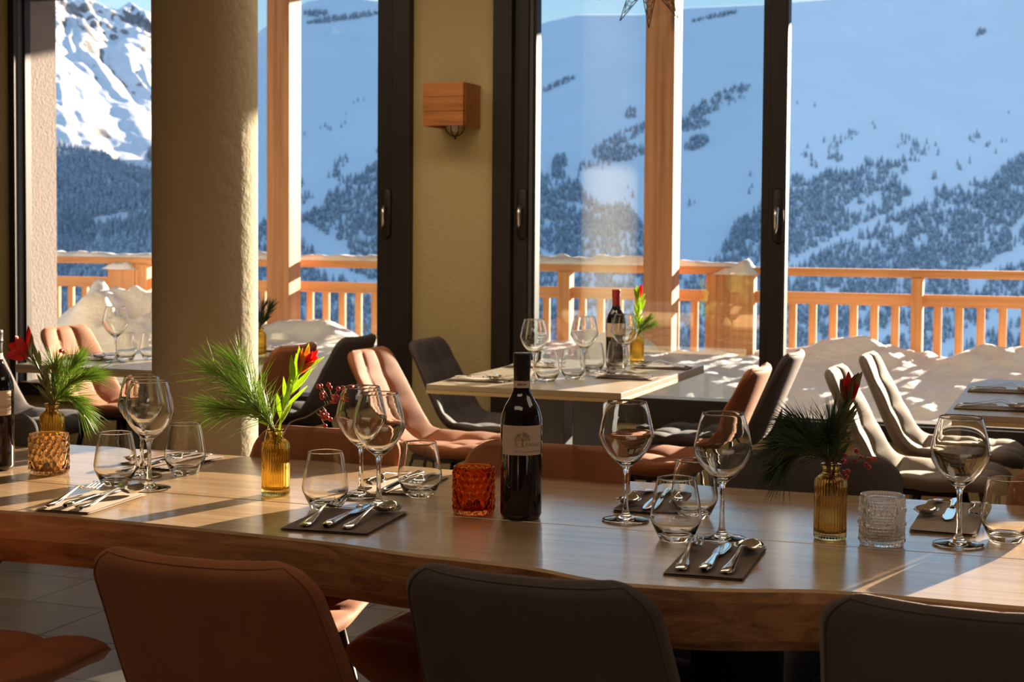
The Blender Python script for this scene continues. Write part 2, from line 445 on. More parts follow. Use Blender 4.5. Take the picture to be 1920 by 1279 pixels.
# window_2: middle, closed
w2 = empty('window_2'); w2['kind'] = 'structure'
xm = onv(965, 300, WY)[0]
box('frame_post', X3, xm, WY-.05, WY+.12, SILL, HEAD, M['frame'], w2, .004)
box('frame_post', xm+.003, X4-.03, WY-.02, WY+.06, SILL, HEAD, M['frame'], w2, .004)
box('seal', X4-.028, X4-.012, WY-.01, WY+.03, SILL+.12, HEAD, M['frame_edge'], w2)
box('frame_post', X4-.012, X4, WY+.0, WY+.06, SILL, HEAD, M['frame'], w2)
grip(xm+.045, 1.35, w2, WY-.022)
box('bottom_rail', X4-.02, X5, WY-.02, WY+.1, SILL, .565, M['frame'], w2, .004)
box('top_rail', X3, XP0, WY-.03, WY+.12, HEAD-.09, HEAD, M['frame'], w2, .004)
box('pane', X4-.005, X5+.005, WY+.04, WY+.05, .565, HEAD-.09, M['pane'], w2)
box('frame_post', X5, X5+.035, WY-.02, WY+.12, SILL, HEAD, M['frame'], w2, .004)
box('frame_post', X5+.037, X6-.006, WY-.045, WY+.07, SILL, HEAD, M['frame'], w2, .004)
box('seal', X6-.006, X6, WY-.03, WY-.015, SILL+.06, HEAD, M['frame_edge'], w2)
grip(X5+.075, 1.345, w2, WY-.047)
# window_3: leaf slid away, nothing in the opening
w3 = empty('window_3'); w3['kind'] = 'structure'
box('threshold', X6, XP0, WY-.03, WY+.14, SILL, .50, M['frame'], w3, .004)
box('threshold_strip', X6, XP0, WY+.02, WY+.13, .50, .508, M['frame_edge'], w3)
w4 = empty('window_4'); w4['kind'] = 'structure'
box('threshold', XP1, 2.9, WY-.03, WY+.14, SILL, .50, M['frame'], w4, .004)
box('frame_post', XP1, XP1+.06, WY-.03, WY+.12, SILL, HEAD, M['frame'], w4, .004)
box('frame_post', 1.95, 2.0, WY-.03, WY+.12, SILL, HEAD, M['frame'], w4, .004)
box('frame_post', 2.84, 2.9, WY-.03, WY+.12, SILL, HEAD, M['frame'], w4, .004)

# round pillar
colm = lathe('pillar', [(.168, 0), (.166, .6), (.165, 1.4), (.165, CH)], M['column'], 64)
co = obj('pillar', colm, None, (-2.628, 4.25, 0)); struct(co)

# outside: pillar, terrace, roof
struct(box('trim_1', XL0+.001, -5.02, WY+.081, WY+.285, SILL, 3.0, M['plaster']))
struct(box('terrace_slab', -12, 6, WY+WT, 10.3, -.2, .0, M['plaster']))
struct(box('roof', -14, 7, WY+WT, 12.2, 3.44, 3.6, M['plaster']))

# snow bank on the terrace
def heightfield(name, x0, x1, y0, y1, nx, ny, fn, m):
    X, Y = np.meshgrid(np.linspace(x0, x1, nx), np.linspace(y0, y1, ny)); Z = fn(X, Y)
    v = np.stack([X, Y, Z], -1).reshape(-1, 3)
    i = np.arange(nx*ny).reshape(ny, nx)
    f = np.stack([i[:-1, :-1], i[:-1, 1:], i[1:, 1:], i[1:, :-1]], -1).reshape(-1, 4)
    me = bpy.data.meshes.new(name)
    me.vertices.add(len(v)); me.vertices.foreach_set('co', v.ravel())
    me.loops.add(len(f)*4); me.loops.foreach_set('vertex_index', f.ravel())
    me.polygons.add(len(f)); me.polygons.foreach_set('loop_start', np.arange(len(f))*4); me.polygons.foreach_set('loop_total', np.full(len(f), 4))
    me.polygons.foreach_set('use_smooth', np.ones(len(f), bool)); me.materials.append(m); me.update(); me.validate()
    return me
def snowz(X, Y):
    t_ = np.clip((Y-7.5)/1.7, 0, 1); z = .20 + .27*t_*t_*(3-2*t_) + .03*fbm(X*.9, Y*.9, 3, 3) + .035*np.abs(fbm(X*3.1, Y*3.1, 4, 9))
    edge = np.exp(-((Y-9.55)/.28)**2)*(.02+.10*np.clip(fbm(X*2.2, Y*2.2, 4, 21)+.35, 0, 1.4))
    pile = .34*np.exp(-((X+6.45)/.55)**2-((Y-9.25)/.5)**2)*(1+.5*fbm(X*4, Y*4, 3, 5))
    near = np.exp(-((Y-6.65)/.5)**2)*.03
    return z+edge+pile+near-np.clip((Y-9.95)*1.6, 0, .5)
o = obj('snow_bank', heightfield('snow_bank', -10, 4, WY+WT+.02, 10.25, 420, 130, snowz, M['snow']))
tag(o, 'deep lumpy snow bank lying on the terrace behind the windows', 'snow', kind='stuff')

# timber posts carrying the roof
def timber(x, y, w, lab):
    o = MB().box(-w/2, w/2, -w/2, w/2, 0, 3.44).build('timber_post', M['beam'], bevel=.006, loc=(x, y, 0))
    tag(o, lab, 'post'); return o
timber(onv(521, 600, 9.5)[0]-.01, 9.6, .175, 'larch roof post outside, between round pillar and dark-framed window')
timber(onv(1234, 600, 9.5)[0]-.01, 9.6, .19, 'larch roof post outside the middle pane, behind the set table')

# railing
RY = 9.9
rail = tag(empty('railing', (0, RY, 0)), 'larch terrace railing with square balusters along the whole terrace', 'railing')
box('top_rail', -12, 5, -.055, .075, 1.0, 1.05, M['rail'], rail, .004)
box('middle_rail', -12, 5, -.02, .03, .822, .896, M['rail'], rail, .003)
posts = [(-12.0+.1, .07), (-9.9, .07), (-6.635, .10), (-3.31, .085), (-2.30, .07), (-1.003, .068), (1.1, .068), (3.2, .068)]
for x, w in posts:
    MB().box(-w/2, w/2, -.05, .05, .05, 1.0).build('post', M['rail_v'], rail, bevel=.003, loc=(x, -.015, 0))
for x0_, x1_ in ((-6.925, -6.69), (-2.262, -2.02)):
    MB().box(x0_, x1_, -.07, .03, .05, 1.0).build('post', M['rail_v'], rail, bevel=.003)
bmsh = MB().box(-.024, .024, -.012, .018, .12, .822).mesh('baluster', M['rail_v'], bevel=.003)
xb = -1.781
for kk in range(-72, 46):
    x = xb + .1285*kk
    if any(abs(x-px_) < .075 for px_, w in posts) or -6.97 < x < -6.58 or -2.33 < x < -1.97: continue
    obj('baluster', bmsh, rail, (x, 0, 0))
# snow on the rail
def railsnow(x0, x1, name, z0=1.05, yc=.01, hw=.065, h=.05, seed=1):
    n = int((x1-x0)/.025); m = 9; X = np.linspace(x0, x1, n)
    v = []
    for i, x in enumerate(X):
        e = min(1, min(i, n-1-i)/3)
        hh = h*(.75+.45*fbm(x*3, 1.3, 3, seed))*e
        for j in range(m):
            a = PI*j/(m-1)
            v.append((x, yc+hw*math.cos(a)*(1+.12*fbm(x*7, j*.7, 2, seed+3)), z0+.0005+max(.002, hh)*math.sin(a)**.7*(1+.3*fbm(x*11, j*.5, 2, seed+5))))
    f = [(i*m+j, i*m+j+1, (i+1)*m+j+1, (i+1)*m+j) for i in range(n-1) for j in range(m-1)]
    o = obj('snow_cap', mk('snow_cap', v, f, M['snow'], True), None, (0, RY, 0)); return o
tag(railsnow(-9.8, -2.05, 's'), 'lumpy ridge of snow lying along the top rail of the terrace railing', 'snow', kind='stuff')
tag(railsnow(-2.29, -1.99, 's', 1.0, -.02, .085, .09, 8), 'snow clump on the broad railing post seen through the middle pane', 'snow', kind='stuff')
tag(railsnow(-6.95, -6.66, 's', .96, -.05, .07, .12, 9), 'snow clump on the broad railing post beside the round pillar', 'snow', kind='stuff')

# ------------------------------------------------------------------ mountains
FH = np.array([-math.sin(TH), math.cos(TH)])
RH = np.array([math.cos(TH), math.sin(TH)])
def to_world(x, d): return RH[0]*x+FH[0]*d, RH[1]*x+FH[1]*d
RID = np.array([(-3000, 560), (-1500, 560), (0, 700), (293, 640), (400, 480), (466, 180), (480, 64), (530, 30), (575, 6), (640, -6), (700, 3), (760, 10), (900, 40), (1013, 45), (1080, 30), (1200, 30), (1290, 17), (1430, 11), (1483, 6), (1640, -6), (1800, -30), (1920, -60), (3000, -150), (5000, -250)], float)
D0, D1 = 1600., 3400.
def Hridge(px): return CZ+(430+.0077*(px-960)-np.interp(px, RID[:, 0], RID[:, 1]))/F*D1
def Hslope(x, d):
    px = 960+F*x/d
    hb = -208
    t = (d-D0)/(D1-D0)
    hr = Hridge(960+F*x/D1)
    h = hb+(hr-hb)*t
    fade = np.clip((D1-d)/500, 0, 1)
    h = h + fade*(13*fbm(x/420, d/420, 4, 11)+9*np.sin((x*.8+d*.35)/95+1.5*fbm(x/300, d/300, 2, 4)))
    over = np.clip(d-D1, 0, None)
    return np.where(d > D1, hr-over*.5, h)
def cammesh(name, x0, x1, d0, d1, nx, nd, fn, m):
    me = heightfield(name, x0, x1, d0, d1, nx, nd, lambda X, Y: X*0, m)
    n = len(me.vertices); co = np.empty(n*3); me.vertices.foreach_get('co', co); co = co.reshape(-1, 3)
    X, D = co[:, 0].copy(), co[:, 1].copy(); Z = fn(X, D); wx_, wy_ = to_world(X, D)
    me.vertices.foreach_set('co', np.stack([wx_, wy_, Z], -1).ravel()); me.update(); return me
o = obj('mountain_slope', cammesh('mountain_slope', -2600, 3400, 1250, 3900, 400, 240, Hslope, M['slope'])); struct(o)
def Hpeak(x, d):
    px = 960+F*x/d
    x0 = -1150.
    ramp = 600-.62*(x-x0)+.36*(d-4100)
    wx1, wy1 = x+70*fbm(x/300, d/300, 3, 51), d+70*fbm(x/300, d/300, 3, 52)
    u = (wx1*.80+wy1*.42)
    rid = 1-np.abs(vnoise(u/70, (wy1-wx1)/700, 3))*2
    rid2 = 1-np.abs(vnoise(u/27, (wy1-wx1)/260, 13))*2
    up = np.clip((ramp-100)/250, 0, 1)
    ramp = ramp+(20*rid+8*rid2)*(.35+.65*up)+14*fbm(x/100, d/100, 4, 17)+np.clip((ramp-430)/100, 0, 1)*22*fbm(x/45, d/45, 4, 19)
    pxr = np.array([-900, -100, 60, 105, 150, 175, 200, 222, 245, 262, 293, 330, 400, 470, 520, 700]); yr = np.array([-60, -20, -12, -6, -12, 0, 16, 24, 4, 20, 34, 60, 110, 160, 220, 500])
    cap = CZ+(430+.0077*(px-960)-np.interp(px, pxr, yr))/F*np.minimum(d, 4150+.8*(x-x0))+6*fbm(x/35, d/35, 3, 41)
    return np.minimum(ramp, cap)
o = obj('mountain_peak', cammesh('mountain_peak', -2600, -450, 2650, 4900, 430, 430, Hpeak, M['mountain'])); struct(o)

# firs
rng = np.random.default_rng(5)
TL = np.array([(-600, 260), (0, 290), (105, 275), (200, 300), (293, 345), (400, 385), (480, 420), (575, 395), (640, 350), (700, 312), (900, 330), (1013, 325), (1100, 375), (1180, 400), (1240, 480), (1290, 530), (1380, 425), (1430, 372), (1490, 345), (1560, 322), (1640, 322), (1690, 345), (1730, 372), (1790, 362), (1850, 335), (1920, 298), (2300, 270), (4000, 250)], float)
def seg_d(px, py, a, b):
    ax, ay = a; bx, by = b; vx, vy = bx-ax, by-ay
    t = np.clip(((px-ax)*vx+(py-ay)*vy)/(vx*vx+vy*vy), 0, 1)
    return np.hypot(px-ax-t*vx, py-ay-t*vy)
def pick(x, d, H):
    px = 960+F*x/d; py = 430+.0077*(px-960)+(CZ-H)/d*F
    tl = np.interp(px, TL[:, 0], TL[:, 1])
    nz = fbm(px/45, py/30, 3, 77)
    below = py-tl+nz*14
    dens = np.where(below > 0, .92, 0)
    clump = fbm(px/38, py/24, 3, 99)
    sparse = np.where((below <= 0) & (below > -150) & (px > 540), np.clip((clump-.42)*1.3, 0, .8)*np.exp(below/70), 0)
    dens = np.maximum(dens, sparse)
    for cx, cy, rx, ry, an in ((1345, 192, 62, 15, -.42), (1290, 235, 40, 12, -.1), (1305, 268, 28, 12, -.5), (1160, 262, 60, 10, -.45), (1160, 290, 50, 14, -.1), (1050, 158, 42, 4, -.42),
                               (640, 38, 75, 5, -.14), (590, 30, 26, 6, 0), (1330, 36, 45, 2.5, -.2), (1178, 215, 14, 12, 0), (1045, 325, 14, 30, .2), (1830, 65, 12, 5, -.5)):
        c_, s_ = math.cos(an), math.sin(an); dx, dy = px-cx, py-cy
        q = ((dx*c_+dy*s_)/rx)**2+((-dx*s_+dy*c_)/ry)**2
        dens = np.maximum(dens, np.where(q < 1+.35*nz, .95, 0))
    for a, b, w in (((1480, 500), (1640, 415), 9), ((1640, 415), (1690, 392), 6), ((1700, 385), (1735, 365), 12), ((1830, 520), (1930, 470), 17), ((1900, 440), (1930, 395), 8),
                    ((1560, 660), (1690, 620), 16), ((1735, 700), (1850, 610), 14), ((1850, 610), (1960, 560), 12), ((575, 440), (640, 470), 20), ((600, 500), (700, 540), 12), ((1500, 700), (1600, 720), 12),
                    ((1010, 470), (1080, 520), 8), ((180, 420), (290, 400), 12), ((230, 340), (260, 350), 6), ((120, 560), (300, 600), 10), ((1285, 480), (1350, 430), 20)):
        s_ = seg_d(px, py, a, b); dens = np.where(s_ < w*(1+.4*nz), .0, dens)
    hole = fbm(px/26+7, py/17, 2, 123)
    dens = np.where(hole < -.55, dens*.12, dens)
    return px, py, dens
def forest(fn, x0, x1, d0, d1, n, seed):
    r = np.random.default_rng(seed); x = r.uniform(x0, x1, n); d = np.sqrt(r.uniform(d0*d0, d1*d1, n)); H = fn(x, d)
    px, py, dens = pick(x, d, H); ok = r.uniform(0, 1, n) < dens
    return x[ok], d[ok], H[ok], px[ok], py[ok]
fx, fd, fH, fpx, fpy = forest(Hslope, -700, 1500, 1600, 3350, 170000, 1)
gx, gd, gH, gpx, gpy = forest(Hpeak, -1400, -450, 2700, 4200, 90000, 2)
g_ok = (gpx < 430) & (gpy > 250)
fok = fpx > 60
AX = np.concatenate([fx[fok], gx[g_ok]]); AD = np.concatenate([fd[fok], gd[g_ok]]); AH = np.concatenate([fH[fok], gH[g_ok]])
APX = np.concatenate([fpx[fok], gpx[g_ok]]); APY = np.concatenate([fpy[fok], gpy[g_ok]])
AS = rng.uniform(6.5, 14.5, len(AX))*np.where(APY < 300, .75, 1)*np.where(APX < 430, 1.7, 1)
# the 300 that show largest and unhidden: near ones in front of open sight lines
vis = ((APX > 110) & (APX < 290) & (APY > 300) & (APY < 455)) | ((APX > 575) & (APX < 705) & (APY < 470)) | ((APX > 1290) & (APX < 1425) & (APY < 480)) | ((APX > 1490) & (APX < 1915) & (APY < 490))
size = np.where(vis, AS/AD, 0)
order = np.argsort(-size); ind = order[:300]; rest = order[300:]
FV = []
for rad, zz in ((.19, .04), (.0, .62), (.13, .38), (0, 1.0)): FV.append((rad, zz))
def fir_unit():
    v, f = [], []
    for r0, z0, z1 in ((.20, .03, .62), (.135, .36, 1.0)):
        n = len(v)
        for j in range(5): v.append((r0*math.cos(2*PI*j/5+z0), r0*math.sin(2*PI*j/5+z0), z0))
        v.append((0, 0, z1)); f += [(n+j, n+(j+1) % 5, n+5) for j in range(5)]
    return np.array(v), np.array(f)
fv, ff = fir_unit()
def firs_mesh(name, idx):
    n = len(idx); wx_, wy_ = to_world(AX[idx], AD[idx]); s = AS[idx]
    a = rng.uniform(0, 6.28, n); ca, sa = np.cos(a), np.sin(a)
    vx = fv[None, :, 0]*ca[:, None]-fv[None, :, 1]*sa[:, None]; vy = fv[None, :, 0]*sa[:, None]+fv[None, :, 1]*ca[:, None]
    V = np.stack([wx_[:, None]+vx*s[:, None], wy_[:, None]+vy*s[:, None], AH[idx][:, None]+fv[None, :, 2]*s[:, None]-.3], -1).reshape(-1, 3)
    Fc = (ff[None]+(np.arange(n)*len(fv))[:, None, None]).reshape(-1, 3)
    me = bpy.data.meshes.new(name); me.vertices.add(len(V)); me.vertices.foreach_set('co', V.ravel())
    me.loops.add(len(Fc)*3); me.loops.foreach_set('vertex_index', Fc.ravel()); me.polygons.add(len(Fc))
    me.polygons.foreach_set('loop_start', np.arange(len(Fc))*3); me.polygons.foreach_set('loop_total', np.full(len(Fc), 3)); me.materials.append(M['fir']); me.update()
    return me
tag(obj('fir_forest', firs_mesh('fir_forest', rest)), 'dense snow-dusted fir forest covering the lower mountainsides', 'forest', kind='stuff')
# single fir with a few more branches tiers
v_, f_ = [], []
for r0, z0, z1 in ((.21, .03, .5), (.17, .22, .68), (.13, .42, .84), (.085, .62, 1.0)):
    n_ = len(v_)
    for j in range(7): v_.append((r0*math.cos(2*PI*j/7+z0*3), r0*math.sin(2*PI*j/7+z0*3), z0))
    v_.append((0, 0, z1)); f_ += [(n_+j, n_+(j+1) % 7, n_+7) for j in range(7)]
firm = mk('fir_tree', v_, f_, M['fir'])
for i in ind:
    X_, Y_ = to_world(AX[i], AD[i]); o = obj('fir_tree', firm, None, (X_, Y_, AH[i]-.3), (0, 0, AX[i])); s = AS[i]*1.05; o.scale = (s, s, s)
    tag(o, 'single snow-dusted fir standing out on the mountainside', 'fir tree', 'firs on the mountainside')

# ------------------------------------------------------------------ sconce and star
sc = tag(empty('wall_sconce', (0, 0, 0)), 'box-shaped wooden wall sconce on the olive pier', 'wall lamp')
a_, b_ = onv(793, 155, 6.2), onv(868, 235, 6.2); sx0, sx1, sz1, sz0 = a_[0], b_[0], a_[2], b_[2]
hh = (sz1-sz0)/3
for i in range(3):
    box('front_board', sx0, sx1, 6.2, 6.222, sz0+hh*i+.0008, sz0+hh*(i+1)-.0008, M['sconce'], sc, .0012)
box('side_panel', sx1-.02, sx1+.002, 6.2235, WY-.001, sz0, sz1, M['sconce'], sc, .0012)
box('side_panel', sx0, sx0+.02, 6.2235, WY-.001, sz0, sz1, M['sconce'], sc, .0012)
cx_ = (sx0+sx1)/2+.015
bu = obj('bulb', lathe('bulb', [(0, -.03), (.022, -.022), (.032, 0), (.03, .02), (.018, .045), (.014, .07), (.014, .11), (0, .11)], flat('frosted_bulb', (.6, .58, .5), .25), 24), sc, (cx_, 6.3, sz0+.005))
wr = MB()
for a in range(4):
    w = PI*a/4
    wr.tube([(.046*math.cos(w)*math.cos(q), .046*math.sin(w)*math.cos(q), -.045*math.sin(q)) for q in np.linspace(0, PI, 13)], .0022, 6)
wr.tube([(0, 0, -.044), (.004, 0, -.058)], .004, 8)
wr.build('wire_guard', M['black'], sc, True, loc=(cx_, 6.3, sz0+.005))

st = tag(empty('star_ornament', tuple(onv(1218, -62, 6.1))), 'filigree metal star ornament hanging in the window before a timber post', 'ornament')
def star_point(L, w):
    m = MB(); r = .0022
    m.tube([(-w, 0, 0), (0, 0, -L)], r, 5).tube([(w, 0, 0), (0, 0, -L)], r, 5)
    m.tube([(-w*.72, 0, -L*.08), (0, 0, -L*.86)], r*.6, 5).tube([(w*.72, 0, -L*.08), (0, 0, -L*.86)], r*.6, 5)
    for q in (.18, .38, .55, .70):
        ww_ = w*(1-q)*.98
        m.tube([(-ww_, 0, -L*q), (0, 0, -L*(q+.12)), (ww_, 0, -L*q)], r*.7, 5)
        m.tube([(-ww_, 0, -L*q), (0, 0, -L*(q-.08)), (ww_, 0, -L*q)], r*.5, 5)
        for s in (-1, 1):
            rr = ww_*.28
            m.tube([(s*ww_*.42+rr*math.cos(a), 0, -L*(q+.01)+rr*math.sin(a)) for a in np.linspace(0, 2*PI, 10)], r*.5, 4, False)
    return m.mesh('point', M['star'], True)
sp_ = star_point(.245, .052)
for k in range(12):
    a = k*2*PI/12
    obj('point', sp_, st, (0, 0, 0), (0, a, -TH*0))
MB().tube([(0, 0, .23), (0, 0, 2.8-st.location[2])], .0008, 5).build('string', M['black'], st)

# ------------------------------------------------------------------ the long live-edge table
TX0, TX1 = -3.35, 1.05
fe = [(0, 958), (100, 964), (203, 975), (330, 987), (440, 998.5), (560, 1011), (627, 1018.5), (766, 1039), (860, 1048), (920, 1055), (1001, 1064.6), (1040, 1073), (1088, 1083.5), (1150, 1094), (1245, 1100), (1326, 1104.7), (1440, 1106.6), (1514, 1106), (1584, 1109.5), (1671, 1117), (1779, 1127), (1920, 1139)]
FE = np.array([at(*p)[:2] for p in fe])
FE = np.vstack([[-3.4, FE[0, 1]+.03], [-2.6, FE[0, 1]+.01], FE, [.5, FE[-1, 1]+.01], [1.1, FE[-1, 1]+.02]])
def yfront(x): return float(np.interp(x, FE[:, 0], FE[:, 1]))
def ytop_s(x): return sum(yfront(x+d) for d in (-.03, -.015, 0, .015, .03))/5
YS = lambda x: 2.640-.0+.012*math.sin(x*1.7)
YB = lambda x: 3.150+.012*math.sin(x*1.3+1)
def slab_part(name, yf, yb, live_f, live_b, parent):
    n = 150; xs = np.linspace(TX0, TX1, n); v = []; ring = 0
    for x in xs:
        a, b = yf(x), yb(x); T, Bm = .75, .652
        nz = float(fbm(x*2.1, 1.7, 3, 5)); nz2 = float(fbm(x*3.3, 4.2, 3, 9))
        if live_f: fr = [(a+.006, T), (a+.0, T-.004), (a-.004+.003*nz, T-.02), (a+.002+.006*nz2, T-.05), (a+.010+.008*nz, T-.08), (a+.024+.008*nz2, Bm)]
        else: fr = [(a+.0028, T), (a+.0012, T-.003), (a+.001, T-.02), (a+.001, T-.05), (a+.001, T-.08), (a+.001, Bm)]
        if live_b: bk = [(b-.03, Bm), (b-.01, T-.08), (b, T-.05), (b+.003*nz, T-.02), (b-.001, T-.004), (b-.006, T)]
        else: bk = [(b-.001, Bm), (b-.001, T-.08), (b-.001, T-.05), (b-.001, T-.02), (b-.0012, T-.003), (b-.0028, T)]
        rr = fr+bk; ring = len(rr); v += [(x, y, z) for y, z in rr]
    f = []
    for i in range(n-1):
        for j in range(ring):
            j2 = (j+1) % ring; f.append((i*ring+j, (i+1)*ring+j, (i+1)*ring+j2, i*ring+j2))
    f.append(tuple(range(ring))); f.append(tuple((n-1)*ring+j for j in range(ring))[::-1])
    me = mk(name, v, f, M['slab'], False); me.materials.append(M['edge'])
    if live_f:
        for p_ in me.polygons:
            if p_.index < (n-1)*ring and p_.index % ring in (1, 2, 3, 4): p_.material_index = 1
    o = obj(name, me, parent); return o
tb = tag(empty('dining_table'), 'long thick live-edge wooden table set for guests, in front of everything', 'table')
slab_part('plank', ytop_s, YS, True, False, tb)
slab_part('plank', YS, YB, False, True, tb)
for x0_ in (-.60, -3.0):
    box('leg', x0_, x0_+.155, 2.45, 3.0, 0, .65, M['black'], tb, .003)

# ------------------------------------------------------------------ other tables
def small_table(x0, x1, y0, y1, label):
    r = tag(empty('dining_table', ((x0+x1)/2, (y0+y1)/2, 0)), label, 'table', 'pale restaurant tables by the windows')
    w, d = (x1-x0)/2, (y1-y0)/2
    box('tabletop', -w, w, -d, d, .7315, .75, M['lam'], r, .0015)
    box('edge_band', -w, w, -d, d, .7185, .731, M['lam_edge'], r, .001)
    box('leg', -.05, .05, -d+.30, -d+.40, .02, .718, M['grey_steel'], r, .003)
    box('leg', -.06, .06, d-.42, d-.30, .02, .718, M['grey_steel'], r, .003)
    box('foot_plate', -.22, .22, -d+.12, d-.12, 0, .02, M['grey_steel'], r, .003)
    return r
tM = (-2.119, -1.425, 4.835, 5.99); tR = (-.392, .30, 4.69, 5.866); tL = (-3.86, -3.17, 4.88, 6.03)
small_table(*tM, 'pale wooden table with set glasses in front of the middle pane')
small_table(*tR, 'pale table cut by the picture edge, beside the open window')
small_table(*tL, 'pale table behind the round pillar, set with wine glasses')

# ------------------------------------------------------------------ chairs
PROF = [(.255, .425), (.238, .452), (.19, .468), (.10, .462), (0, .452), (-.09, .448), (-.155, .462), (-.20, .505), (-.232, .57), (-.268, .655), (-.305, .745), (-.325, .795), (-.331, .818)]
PR = np.array(smoothp(PROF, 6)); 
_d = np.r_[0, np.cumsum(np.hypot(*(PR[1:]-PR[:-1]).T))]; SL = _d/_d[-1]
RC, RCS = .062, .075
def halfw(s):
    w = np.interp(s, [0, .08, .25, .42, .52, .62, .78, 1], [.225, .235, .24, .215, .205, .205, .198, .185])
    if s < .12: w *= (1-((.12-s)/.12)**2.6*.55)**(1/1.3)
    if s > 1-RCS:
        q = (s-(1-RCS))/RCS; w -= RC*(1-math.sqrt(max(0, 1-q*q)))
    return float(w)
def shell(part, m, cols=3):
    s0, s1 = (0, .46) if part == 'seat' else (.46, 1.0)
    ns = 30 if part == 'seat' else 34; nt_ = 37
    ss = np.linspace(s0, s1, ns) if part == 'seat' else np.r_[np.linspace(.46, 1-RCS, ns-12)[:-1], 1-RCS+RCS*np.sin(np.linspace(0, PI/2, 13))]; tt = np.linspace(-1, 1, nt_)
    rows_b = [.46, .60, .73, .87, 1.02]; rows_s = [0-.02, .16, .31, .46]
    rows = rows_s if part == 'seat' else rows_b
    front, back = [], []
    for s in ss:
        y = np.interp(s, SL, PR[:, 0]); z = np.interp(s, SL, PR[:, 1])
        y2 = np.interp(min(1, s+.01), SL, PR[:, 0])-np.interp(max(0, s-.01), SL, PR[:, 0]); z2 = np.interp(min(1, s+.01), SL, PR[:, 1])-np.interp(max(0, s-.01), SL, PR[:, 1])
        L = math.hypot(y2, z2); ny, nz = z2/L, -y2/L       # towards the sitter
        if s < .3: pass
        w = halfw(s); wing = np.interp(s, [0, .2, .42, .6, .85, 1], [.004, .022, .045, .055, .035, .018])
        top = 0*s
        for t_ in tt:
            ed = max(0, 1-abs(t_)**6)
            wv = wing*abs(t_)**2.2
            cx = (t_+1)/2*cols; q1 = abs(math.sin(PI*cx))**.45
            ri = np.searchsorted(rows, s, side='right')-1; ri = min(max(ri, 0), len(rows)-2)
            q2 = abs(math.sin(PI*(s-rows[ri])/(rows[ri+1]-rows[ri])))**.45
            puff = .016*min(q1, 1)*min(q2, 1)
            e2 = math.sqrt(ed)
            se = min(1, s/.03, (1-s)/.018+.0); se = max(0.0, se)**.5
            off = (.010+puff)*e2*se
            bo = -float(np.interp(s, [.30, .46], [.034, .018]))*e2*se
            front.append((w*t_, y+ny*(off+wv), z+nz*(off+wv)+top*(t_*t_)))
            back.append((w*t_, y+ny*(bo+wv), z+nz*(bo+wv)+top*(t_*t_)))
    n = ns*nt_; v = front+back; f = []
    for i in range(ns-1):
        for j in range(nt_-1):
            a = i*nt_+j; f.append((a, a+1, a+nt_+1, a+nt_)); f.append((n+a, n+a+nt_, n+a+nt_+1, n+a+1))
    me = mk(part, v, f, m, True)
    bm = bmesh.new(); bm.from_mesh(me); bmesh.ops.remove_doubles(bm, verts=bm.verts, dist=.0004)
    bmesh.ops.recalc_face_normals(bm, faces=bm.faces); bm.to_mesh(me); bm.free()
    me.polygons.foreach_set('use_smooth', [True]*len(me.polygons))
    return me
def piping_mesh(m):
    seq = []
    sv = np.r_[np.linspace(.05, 1-RCS-.02, 40), 1-RCS-.012+(RCS+.005)*np.sin(np.linspace(0, PI/2, 10))]
    def pt(s, w, t_):
        y = np.interp(s, SL, PR[:, 0]); z = np.interp(s, SL, PR[:, 1])
        y2 = np.interp(min(1, s+.01), SL, PR[:, 0])-np.interp(max(0, s-.01), SL, PR[:, 0]); z2 = np.interp(min(1, s+.01), SL, PR[:, 1])-np.interp(max(0, s-.01), SL, PR[:, 1])
        L = math.hypot(y2, z2); ny, nz = z2/L, -y2/L
        wing = np.interp(s, [0, .2, .42, .6, .85, 1], [.004, .022, .045, .055, .035, .018]); wv = wing*abs(t_)**2.2-.018*math.sqrt(1-abs(t_)**6)*min(1, (1-s)/.018)**.5-.0004
        return (w, y+ny*wv, z+nz*wv)
    L_ = [pt(s, -.95*halfw(s), .95) for s in sv]
    wt = L_[-1][0]
    mid = [pt(sv[-1], wt*(1-2*k/12), .95*abs(1-2*k/12)) for k in range(1, 12)]
    R_ = [(-a, b_, c_) for a, b_, c_ in L_[::-1]]
    return MB().tube(L_+mid+R_, .0018, 6).mesh('piping', m, True)
legm = MB().tube([(0, 0, .43), (0, 0, .0)], [.013, .008], 10).mesh('leg', M['black'], True)
def leg_m(sx_, sy_):
    return MB().tube([(sx_*.13, sy_*.10, .425), (sx_*.20, sy_*.19+.0, .0)], [.013, .009], 10).mesh('leg', M['black'], True)
LEGS = [leg_m(a, b) for a in (-1, 1) for b in (-1, 1)]
UFR = MB().box(-.14, .14, -.11, .11, .418, .432).mesh('underframe', M['black'])
def make_chair(key):
    r = empty('dining_chair'); m = M[key]
    obj('seat', shell('seat', m), r); obj('backrest', shell('backrest', m), r); obj('piping', piping_mesh(m), r)
    for L in LEGS: obj('leg', L, r)
    obj('underframe', UFR, r)
    return r
PROTO = {}
def chair(key, x, y, rz, label, group='upholstered dining chairs', dz=0):
    """x, y: where the middle of the seat stands; rz=0 faces the window (+Y)"""
    if key not in PROTO:
        r = make_chair(key); PROTO[key] = r
    else:
        src = PROTO[key]; r = src.copy(); C.objects.link(r)
        for ch in src.children:
            c = ch.copy(); C.objects.link(c); c.parent = r
    r.location = (x, y, dz); r.rotation_euler = (0, 0, math.radians(rz)); tag(r, label, 'chair', group); return r
